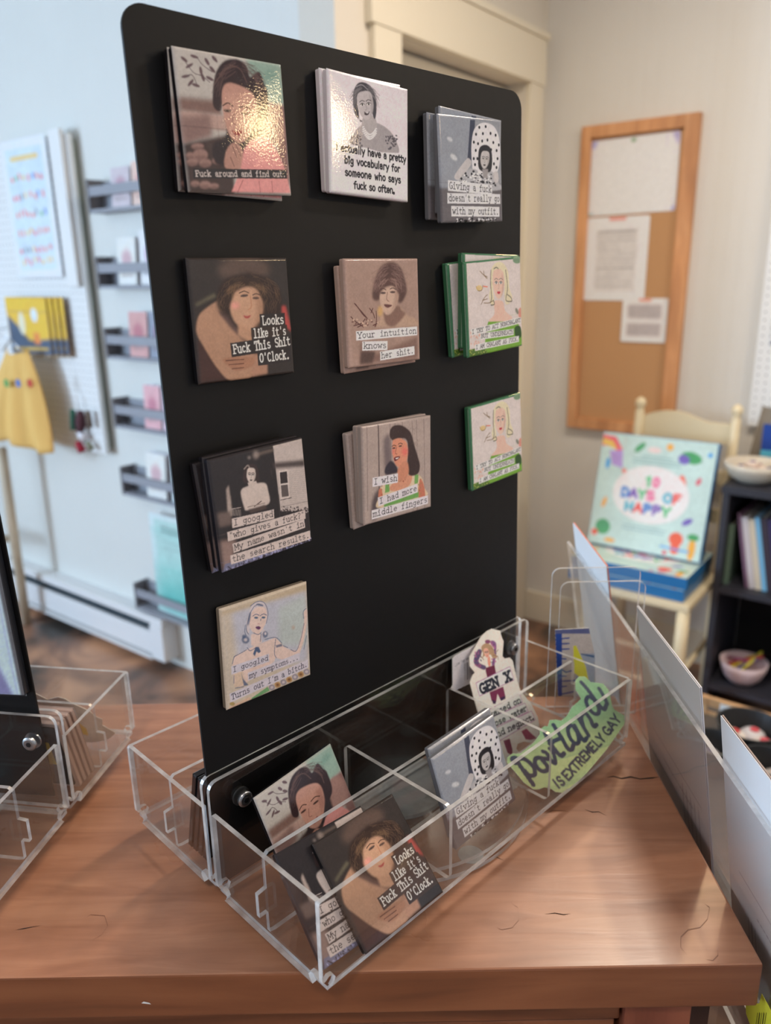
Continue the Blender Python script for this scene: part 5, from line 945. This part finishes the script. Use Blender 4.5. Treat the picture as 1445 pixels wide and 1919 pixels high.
def pbox(mw, label, w_=.38, d_=.30, t_=.038, thick=None):
    q = MB(); q.box(-w_/2, -d_/2, 0, w_/2, d_/2, t_); o = q.build('puzzle_box', BLU, mw=mw, bevel=.002); tag(o, label, 'boxed puzzle', 'boxed puzzles on the chair')
    link(print_mesh('print_pbox%.2f' % d_, PBX, w_*.99, d_*.99, 130, mats=print_mat('lid_print', .2, 0), gain=1.2, z=t_+.0004), 'print', o); return o
pbox(rmw(.612, .395, .456), 'lower lying boxed puzzle on the cream chair seat', d_=.29); pbox(rmw(.616, .392, .4955), 'upper lying boxed puzzle on the cream chair seat', d_=.285)
q = pbox(rmw(.612, .362, .536) @ Matrix.Rotation(math.radians(90-13), 4, 'X') @ Matrix.Translation((0, .19, -.0)), 'upright boxed puzzle reading 10 DAYS OF HAPPY propped on the chair', d_=.385, t_=.036)
# black shelf unit
BSH = mat('black_laminate', (46, 46, 54), .5)
un = rthing('shelf_unit', 1.15, .2, 0, 'low black shelf unit beside the cream chair', 'shelf unit')
rpart('side_panel', [(.842, .04, 0, .862, .37, .775)], BSH, un); rpart('side_panel', [(1.42, .04, 0, 1.44, .37, .775)], BSH, un)
rpart('top_panel', [(.838, .04, .776, 1.444, .374, .80)], BSH, un)
for h_ in (.445, .10): rpart('shelf', [(.8625, .045, h_, 1.4195, .368, h_+.02)], BSH, un)
rpart('back_panel', [(.8625, .03, .0, 1.4195, .04, .775)], mat('black_back', (20, 20, 24), .7), un)
def book(a_, h, t_, lean, c1, label, d_=.2, b_=.33, base=.4655, cat='book', name='picture_book'):
    q = MB(); q.box(0, -.0, 0, t_, d_, h); e = empty(name, rmw(a_, b_, base) @ Matrix.Rotation(lean, 4, 'Y'), label, cat, 'books in the black shelf unit')
    q = MB(); q.box(0, 0, 0, .003, d_, h); q.box(t_-.003, 0, 0, t_, d_, h); q.box(.003, 0, 0, t_-.003, .003, h); q.build('cover', mat('cover_'+'_'.join(map(str, c1)), c1, .4), e)
    q = MB(); q.box(.0032, .0035, .003, t_-.0032, d_-.004, h-.003); q.build('page_block', mat('pages', (226, 220, 206), .8), e)
book(.8635, .20, .015, 0, (98, 120, 104), 'green spined book upright at the left end of the black shelf'); book(.931, .245, .010, -.2, (120, 88, 110), 'thin mauve book leaning in the black shelf')
book(.9425, .235, .018, -.2, (206, 196, 196), 'white spined book in the black shelf'); book(.962, .23, .018, -.2, (214, 200, 176), 'cream spined book in the black shelf'); book(.9815, .24, .014, -.2, (120, 180, 214), 'pale blue book in the black shelf')
for k in range(2): book(.997+k*.022, .24, .02, -.2, (60, 52, 64+k*30), ('dark plum book right of the pale blue one', 'dark violet book beyond the plum one')[k])
CER = mat('speckled_ceramic', (214, 204, 186), .4); PNK = mat('pale_pink_bowl', (222, 200, 204), .5)
def bowl(a_, b_, h_, r0, ht, m, label):
    q = MB(); q.lathe([(.0001, 0), (r0*.5, 0), (r0*.78, ht*.3), (r0*.95, ht*.7), (r0, ht), (r0*.95, ht), (r0*.88, ht*.7), (r0*.7, ht*.35), (r0*.4, ht*.12), (.0001, ht*.12)], 32); o = q.build('bowl', m, mw=rmw(a_, b_, h_), smooth=True); return tag(o, label, 'bowl')
bowl(.905, .27, .8005, .092, .062, CER, 'cream ceramic bowl on top of the black shelf unit'); bowl(.948, .29, .1205, .075, .075, PNK, 'pale pink bowl of coloured pens on the lower black shelf')
def stone(mw, r_, c1, c2, label, group, flat=.6):
    q = MB(); q.lathe([(.0001, 0), (r_*.6, r_*.08), (r_, r_*flat*.8), (r_*.95, r_*flat*1.2), (r_*.55, r_*flat*1.75), (.0001, r_*flat*1.9)], 14); o = q.build('painted_stone', mat('stone_%d_%d_%d' % c1, c1, .5), mw=mw, smooth=True); tag(o, label, 'painted stone', group)
    q = MB(); q.lathe([(.0001, 0), (r_*.38, -.0006*1), (r_*.36, .0012), (.0001, .0016)], 10, (r_*.1, 0, r_*flat*1.86)); q.build('painted_spot', mat('spot_%d_%d_%d' % c2, c2, .5), o)
sc_ = ((226, 206, 186), (232, 214, 196), (206, 180, 176), (230, 216, 206), (216, 196, 180)); 
for k, (x, y) in enumerate(((-.04, .02), (.005, -.02), (.045, .015), (.01, .045), (-.01, .0))): stone(rmw(.905+x, .27+y, .826+(.012 if k == 4 else 0)), .024, sc_[k], ((90, 80, 130), (150, 90, 100), (60, 70, 120), (190, 120, 110), (120, 100, 140))[k], ('pale stone left in the cream bowl', 'pale stone at the back of the cream bowl', 'mauve spotted stone right in the cream bowl', 'pale stone at the front of the cream bowl', 'pale stone on top in the cream bowl')[k], 'stones in the cream bowl')
for k, (x, y, an, c_, nm) in enumerate(((-.02, .0, .9, (214, 186, 50), 'yellow'), (.02, .01, 1.0, (40, 80, 170), 'blue'), (0, -.02, .4, (180, 50, 60), 'red'), (.035, -.01, 1.2, (206, 190, 60), 'lemon'), (-.03, .02, -.8, (150, 60, 100), 'magenta'))):
    q = MB(); q.tube([(-.055, 0, 0), (.05, 0, 0), (.06, 0, 0)], [.006, .006, .002], 8); o = q.build('felt_pen', mat('pen_'+nm, c_, .35), mw=rmw(.948+x*.6, .285+y*.6, .182+k*.004) @ Matrix.Rotation(an, 4, 'Z') @ Matrix.Rotation(-.35, 4, 'Y'), smooth=True); tag(o, nm+' felt pen lying in the pale pink bowl', 'pen', 'pens in the pale pink bowl')
q = MB(); q.lathe([(.085*math.sin(t)+.0001, .085-.085*math.cos(t)) for t in np.linspace(0, math.pi, 14)], 28)
bm_ = bpy.data.materials.new('pearly_ball'); bm_.use_nodes = True; nb = bm_.node_tree; pbs = nb.nodes['Principled BSDF']; gr = nb.nodes.new('ShaderNodeTexNoise'); gr.inputs['Scale'].default_value = 7; crr = nb.nodes.new('ShaderNodeValToRGB'); crr.color_ramp.elements[0].color = lin((110, 90, 170)); crr.color_ramp.elements[1].color = lin((120, 170, 190)); nb.links.new(gr.outputs['Fac'], crr.inputs[0]); nb.links.new(crr.outputs[0], pbs.inputs['Base Color']); pbs.inputs['Roughness'].default_value = .2
o = q.build('play_ball', bm_, mw=rmw(1.105, .135, .1205), smooth=True); tag(o, 'pearly blue and violet ball on the lower black shelf', 'ball')
# upright things on the unit
q = MB(); q.box(-.02, -.004, 0, .02, .004, .21); o = q.build('grey_plank', mat('weathered_grey_wood', (140, 128, 112), .7), mw=rmw(.862, .10, .8005) @ Matrix.Rotation(.14, 4, 'Y')); tag(o, 'weathered grey board leaning on the unit top behind the bowl', 'board')
for k in range(4):
    e = empty('blue_booklet', rmw(.905+k*.044, .10, .8005), ('first', 'second', 'third', 'fourth')[k]+' blue booklet from the grey board on the unit top', 'booklet', 'blue booklets on the unit top')
    q = MB(); q.box(-.021, -.012, 0, .021, .012, .155); q.build('cover', mat('deep_blue_%d' % (k % 2), ((26, 66, 150), (30, 110, 180))[k % 2], .35), e)
    q = MB(); q.box(-.021, -.014, .0, .021, -.0123, .07); q.build('lower_band', mat('sky_blue_band', (96, 190, 214), .4), e)
# low table with black baskets
LT = rthing('low_display_table', 1.35, 1.3, 0, 'low pine display table at the right edge, holding black baskets', 'table'); PIN = wood('pale_pine', (180, 132, 88), (206, 162, 116), (220, 182, 140), .8, .5, 'x', 1.1, wear=False)
rpart('table_top', [(.985, 1.09, .435, 1.9, 1.8, .455)], mat('dark_table_top', (84, 76, 70), .5), LT, .002)
for a_, b_ in ((1.0, 1.1), (1.87, 1.1), (1.0, 1.76), (1.87, 1.76)): rpart('leg', [(a_, b_, 0, a_+.03, b_+.03, .4345)], PIN, LT, .002)
rpart('table_rail', [(1.031, 1.103, .36, 1.869, 1.119, .4345)], PIN, LT)
WF = rthing('wooden_tray', 1.12, 1.13, .4555, 'pale wooden tray frame with a price tag at the back of the low table', 'tray')
wa, wb = ph_(1314, 1330, .4555)[:2]
rpart('tray_post', [(wa, wb, .4556, wa+.014, wb+.014, .498)], PIN, WF); rpart('tray_post', [(wa+.30, wb, .4556, wa+.314, wb+.014, .498)], PIN, WF); rpart('tray_rail', [(wa+.0142, wb+.002, .478, wa+.2998, wb+.012, .498)], PIN, WF); rpart('tray_slat', [(wa+.0142, wb+.002, .4556, wa+.2998, wb+.012, .461)], PIN, WF)
rpart('price_label', [(wa+.043, wb+.0125, .462, wa+.066, wb+.0135, .492)], WHT, WF); rpart('yellow_dot', [(wa+.048, wb+.0137, .464, wa+.059, wb+.0143, .473)], YEL, WF)
BKT = mat('black_basket', (34, 36, 38), .5)
STC = ((216, 206, 200), (206, 196, 192), (222, 214, 206), (210, 206, 210), (196, 190, 186), (224, 210, 190)); SPC = ((206, 80, 90), (70, 130, 90), (80, 120, 180), (216, 180, 60), (190, 60, 60), (90, 90, 150))
for k, (px, py, r_) in enumerate(((1405, 1362, .066), (1338, 1395, .050), (1440, 1430, .052))):
    a_, b_, h_ = ph_(px, py, .51); q = MB(); q.lathe([(.0001, 0), (r_*.8, 0), (r_, .06), (r_*1.03, .062), (r_*.96, .062), (r_*.77, .006), (.0001, .006)], 28); o = q.build('round_basket', BKT, mw=rmw(a_, b_, .4555), smooth=False); tag(o, ('large round black tray of painted stones, the farthest one', 'round black tray half hidden behind the middle card', 'round black tray at the right edge, nearest one')[k], 'basket', 'black trays of painted stones')
    for j in range(4): t = j*1.6+k; stone(rmw(a_+r_*.45*math.cos(t), b_+r_*.45*math.sin(t), .463), r_*.40, STC[(j+k) % 6], SPC[(j*2+k) % 6], '%s stone in the %s black tray' % (('red spotted', 'green spotted', 'blue spotted', 'yellow spotted')[j], ('farthest', 'half hidden', 'nearest')[k]), 'painted stones in black trays', .55)

# ------------------------------------------------ left wall
SB = 1.17
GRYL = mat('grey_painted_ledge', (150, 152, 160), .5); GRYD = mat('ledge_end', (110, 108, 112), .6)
cards = [(1.655, [((-.93, .10, .12), (198, 186, 190)), ((-.82, .10, .13), (226, 190, 176))]), (1.413, [((-.94, .10, .15), (226, 222, 214)), ((-.82, .10, .17), (222, 230, 238))]), (1.177, [((-.92, .10, .15), (204, 156, 152)), ((-.81, .09, .15), (140, 146, 160))]),
         (.933, [((-.88, .09, .15), (218, 168, 172)), ((-.78, .09, .14), (214, 190, 200))]), (.682, [((-.91, .11, .16), (228, 222, 214)), ((-.77, .11, .16), (206, 222, 236))]), (.226, [])]
ord_ = ('top', 'second', 'third', 'fourth', 'fifth', 'lowest')
for k, (h_, cs) in enumerate(cards):
    L_ = rthing('card_ledge', -.6, SB, h_, '%s grey card ledge on the pale blue-white wall' % ord_[k], 'wall ledge', 'grey card ledges'); x0 = -1.04
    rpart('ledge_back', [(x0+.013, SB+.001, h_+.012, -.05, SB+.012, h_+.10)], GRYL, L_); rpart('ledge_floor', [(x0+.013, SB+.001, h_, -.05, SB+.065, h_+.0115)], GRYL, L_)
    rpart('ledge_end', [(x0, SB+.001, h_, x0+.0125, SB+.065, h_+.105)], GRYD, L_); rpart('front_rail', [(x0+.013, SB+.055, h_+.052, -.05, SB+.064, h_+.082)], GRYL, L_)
    for j, ((a_, w_, ht), c_) in enumerate(cs):
        a = Art(c_, n=60); a.ell(.5, .45, .28, .2, tuple(np.clip(np.array(c_)*.75+np.array([30, 0, 10]), 0, 255)), 3); a.line([(.2, .8), (.8, .8)], .05, (140, 120, 120), .6)
        for m_ in range(3):
            q = MB(); q.box(0, 0, 0, w_, .0015, ht); o = q.build('stationery_card', CARDM, mw=rmw(a_+m_*.004, SB+.048-m_*.012, h_+.0125) @ Matrix.Rotation(-.06, 4, 'X')); tag(o, '%s card of the %s pile on the %s ledge' % (('front', 'middle', 'rear')[m_], ('left', 'right')[j], ord_[k]), 'card', 'cards on the grey ledges')
            if m_ == 0: link(print_mesh('print_sc%d%d' % (k, j), a, w_*.99, ht*.99, 24, mats=PRM, gain=1.2), 'print', o, Matrix.Translation((w_/2, -.0008, ht/2)) @ Matrix.Rotation(math.pi/2, 4, 'X'))
a = Art((200, 216, 214), asp=.75, n=160); a.poly([(.08, .05), (.92, .05), (.92, .95), (.08, .95)], (176, 206, 200)); a.poly([(.08, .5), (.92, .5), (.92, .98), (.08, .98)], (130, 192, 184), 30); a.poly([(.08, .7), (.92, .7), (.92, .98), (.08, .98)], (110, 184, 176), 14)
for y in (.12, .16, .26, .32): a.line([(.2, y), (.8, y)], .03 if y < .2 else .012, (96, 120, 120), .7)
o = sheet('teal_print', -.93, .24, -.60, .63, SB+.040, 'framed print fading to teal standing on the lowest ledge', a, cat='framed print', n=70)
# perforated board left
pl = rthing('perforated_board', -1.7, SB, .815, 'white perforated board on the left wall behind the yellow tank top', 'pegboard')
rpart('board_sheet', [(-2.4, SB+.022, .815, -1.15, SB+.04, 1.915)], WHT, pl); rpart('batten', [(-1.2, SB+.001, .83, -1.165, SB+.0215, 1.9)], mat('batten_painted_shadow', (140, 150, 134), .7), pl); rpart('batten', [(-2.38, SB+.001, .83, -2.34, SB+.0215, 1.9)], WHT, pl)  # right batten's green-grey tone paints the shadow beside the board edge
r = RB(pl[1])
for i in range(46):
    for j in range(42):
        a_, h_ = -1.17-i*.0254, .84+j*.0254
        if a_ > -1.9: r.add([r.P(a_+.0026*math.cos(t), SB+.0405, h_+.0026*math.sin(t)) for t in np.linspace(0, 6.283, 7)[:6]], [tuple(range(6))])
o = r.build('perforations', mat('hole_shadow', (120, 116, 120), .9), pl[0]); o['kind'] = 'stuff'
a = Art((214, 222, 232), asp=.68, n=200); a.poly([(.1, .06), (.9, .06), (.9, .95), (.1, .95)], (198, 212, 226)); rr_ = np.random.RandomState(3); pc = [(226, 110, 90), (70, 110, 190), (240, 180, 90), (90, 160, 110), (220, 80, 90), (110, 110, 120)]
a.line([(.22, .13), (.78, .13)], .05, (236, 190, 130))
for y in (.27, .40, .53, .66, .79, .88):
    for x in np.arange(.18, .88, .09): a.ell(x+rr_.uniform(-.02, .02), y+rr_.uniform(-.015, .015), .03, .02, pc[rr_.randint(6)], 1, rr_.uniform(0, 90), .85)
p0 = sheet('alphabet_poster', -1.565, 1.455, -1.262, 1.925, SB+.052, 'pale blue poster of small coloured drawings on the left board', a, .0, cat='poster', n=90)
PF = rthing('poster_frame_box', -1.21, SB+.05, 1.45, 'narrow white box panel beside the pale blue poster', 'panel'); rpart('panel_face', [(-1.235, SB+.042, 1.42, -1.165, SB+.06, 1.93)], WHT, PF, .002)
a = Art((228, 178, 62), n=160); a.poly([(0, .3), (.25, .5), (.5, .75), (1, .7), (1, 1), (0, 1)], (72, 88, 110), 3); a.ell(.35, .45, .08, .2, (214, 206, 180), 2); a.ell(.68, .3, .08, .12, (206, 216, 228), 2); a.poly([(.6, .6), (.75, .6), (.75, .8), (.6, .8)], (214, 130, 70), 2); a.line([(.1, .9), (.9, .88)], .05, (206, 170, 80), .9)
for k in range(4):
    o = sheet('yellow_notebook', -1.64+k*.028, 1.17, -1.352+k*.028, 1.385, SB+.056+(.024-k*.006), ('front', 'second', 'third', 'rearmost')[k]+' yellow illustrated notebook fanned on the left board', a, cat='notebook', n=60 if k == 0 else 20); tag(o, group='fanned yellow notebooks')
    o.data.materials[0] = mat('notebook_kraft', (150, 112, 66), .7)
# tank top on a hanger
ytm = bpy.data.materials.new('mustard_cotton'); ytm.use_nodes = True; ny = ytm.node_tree; by = ny.nodes['Principled BSDF']; by.inputs['Base Color'].default_value = lin((224, 180, 104), 1.1); by.inputs['Roughness'].default_value = .9
wv = ny.nodes.new('ShaderNodeTexNoise'); wv.inputs['Scale'].default_value = 400; bpn = ny.nodes.new('ShaderNodeBump'); bpn.inputs['Strength'].default_value = .2; ny.links.new(wv.outputs['Fac'], bpn.inputs['Height']); ny.links.new(bpn.outputs[0], by.inputs['Normal'])
tk = rthing('tank_top', -1.55, SB+.14, 1.0, 'mustard yellow tank top hanging at the left edge', 'tank top')
nu, nv = 44, 16; r = RB(tk[1]); vs = []; fs = []
L0 = pa(0, 835, SB+.14); R0 = pa(104, 845, SB+.14); RT = pa(47, 655, SB+.14); LTp = pa(8, 650, SB+.14)
for j in range(nv+1):
    t = j/nv; h_ = RT[2]*(1-t)+R0[2]*t; ar = RT[0]*(1-t)+R0[0]*t+.03*math.sin(math.pi*t)*(1-t); al_ = LTp[0]*(1-t)+(L0[0]-.16)*t
    for i in range(nu+1):
        s_ = i/nu; fold = .018*t*math.sin(s_*22+1.3*math.sin(3*t))+.03*math.sin(math.pi*s_); vs.append(r.P(al_+(ar-al_)*s_, SB+.13+fold+.02*t, h_-.02*math.sin(math.pi*s_)*(1 if t < .01 else 0)-.012*math.sin(s_*9)*t))
for j in range(nv):
    for i in range(nu): a_ = j*(nu+1)+i; fs.append((a_, a_+1, a_+nu+2, a_+nu+1))
r.add(vs, fs); o = r.build('cloth_body', ytm, tk[0], smooth=True); so_ = o.modifiers.new('thickness', 'SOLIDIFY'); so_.thickness = .003
for k, c_ in enumerate(((90, 160, 90), (80, 120, 190), (206, 70, 60))):
    p = pa(14+k*22, 718, SB+.185); q = RB(tk[1]); q.lathe([(.0001, 0), (.016, 0), (.016, .002), (.0001, .002)], 14, q.P(p[0], SB+.188, p[2]), ax=(0, -1, 0)); q.build('printed_figure', mat('tee_print_%d' % k, c_, .8), tk[0])
hg = rthing('clothes_hanger', -1.55, SB+.1, 1.2, 'wire hanger carrying the mustard tank top', 'hanger'); rtube('hanger_wire', [(LTp[0], SB+.15, RT[2]-.01), ((LTp[0]+RT[0])/2, SB+.15, RT[2]+.035), (RT[0], SB+.15, RT[2]-.01)], .003, hg, STL, 8); rtube('hanger_hook', [((LTp[0]+RT[0])/2, SB+.15, RT[2]+.035), (-1.70, SB+.13, RT[2]+.06), (-1.72, SB+.042, RT[2]+.065)], .002, hg, STL, 8)
# knitted ornament
orn = rthing('knit_ornament', -1.26, SB+.05, .87, 'small red, green and white knitted ornament hanging low on the left board', 'ornament')
for nm, pts, rad, c_ in (('hanging_loop', [(142, 742), (146, 765)], .003, (230, 228, 228)), ('green_tuft', [(136, 768), (138, 805)], [.010, .012], (50, 100, 80)), ('dark_body', [(150, 770), (152, 790), (150, 808)], [.012, .022, .014], (84, 50, 58)), ('brown_tuft', [(164, 770), (168, 800)], [.010, .012], (110, 96, 86)), ('white_cuff', [(150, 812), (160, 822)], [.014, .016], (232, 230, 236)), ('red_foot', [(146, 828), (154, 846)], [.012, .016], (170, 40, 60)), ('grey_foot', [(164, 828), (172, 842)], [.010, .012], (140, 140, 120))):
    P = [pa(x, y, SB+.066) for x, y in pts]; rtube(nm, P, rad, orn, mat('knit_'+nm, c_, .9), 10)
# electric baseboard heater
ht = rthing('baseboard_heater', -1.6, SB, .04, 'long white electric baseboard heater under the left board', 'heater'); HW = mat('heater_enamel', (232, 232, 232), .35)
rpart('heater_body', [(-2.6, SB+.001, .04, -.885, SB+.03, .215)], HW, ht); rpart('top_hood', [(-2.6, SB+.0305, .185, -.885, SB+.068, .215)], HW, ht, .004); rpart('front_cover', [(-2.6, SB+.055, .055, -.96, SB+.068, .150)], HW, ht, .004); rpart('end_cap', [(-.958, SB+.0305, .04, -.884, SB+.072, .184)], HW, ht, .003)
rpart('dark_slot', [(-2.6, SB+.031, .150, -.96, SB+.050, .184)], mat('heater_slot', (34, 52, 62), .6), ht); rpart('lower_lip', [(-2.6, SB+.0305, .035, -.96, SB+.075, .046)], HW, ht)
# wooden stand legs at the left edge
ez = rthing('folding_stand', -1.6, 1.6, 0, 'pale wooden folding stand whose leg shows at the left edge', 'stand'); LWD = wood('limed_wood', (186, 166, 140), (200, 184, 160), (214, 200, 178), .8, .6, 'z', 1.0, wear=False)
f0 = ph_(50, 1168, 0); t0 = pa(2, 840, f0[1]+.0)
rtube('stand_leg', [f0, ((f0[0]+t0[0])/2, f0[1], (f0[2]+t0[2])/2), t0], .022, ez, LWD, 6); rtube('stand_leg', [(f0[0]-.35, f0[1]+.1, 0), (t0[0]-.3, f0[1]+.05, t0[2])], .022, ez, LWD, 6); rtube('cross_bar', [pa(15, 1010, f0[1]), (f0[0]-.33, f0[1]+.08, pa(15, 1010, f0[1])[2])], .016, ez, LWD, 6)
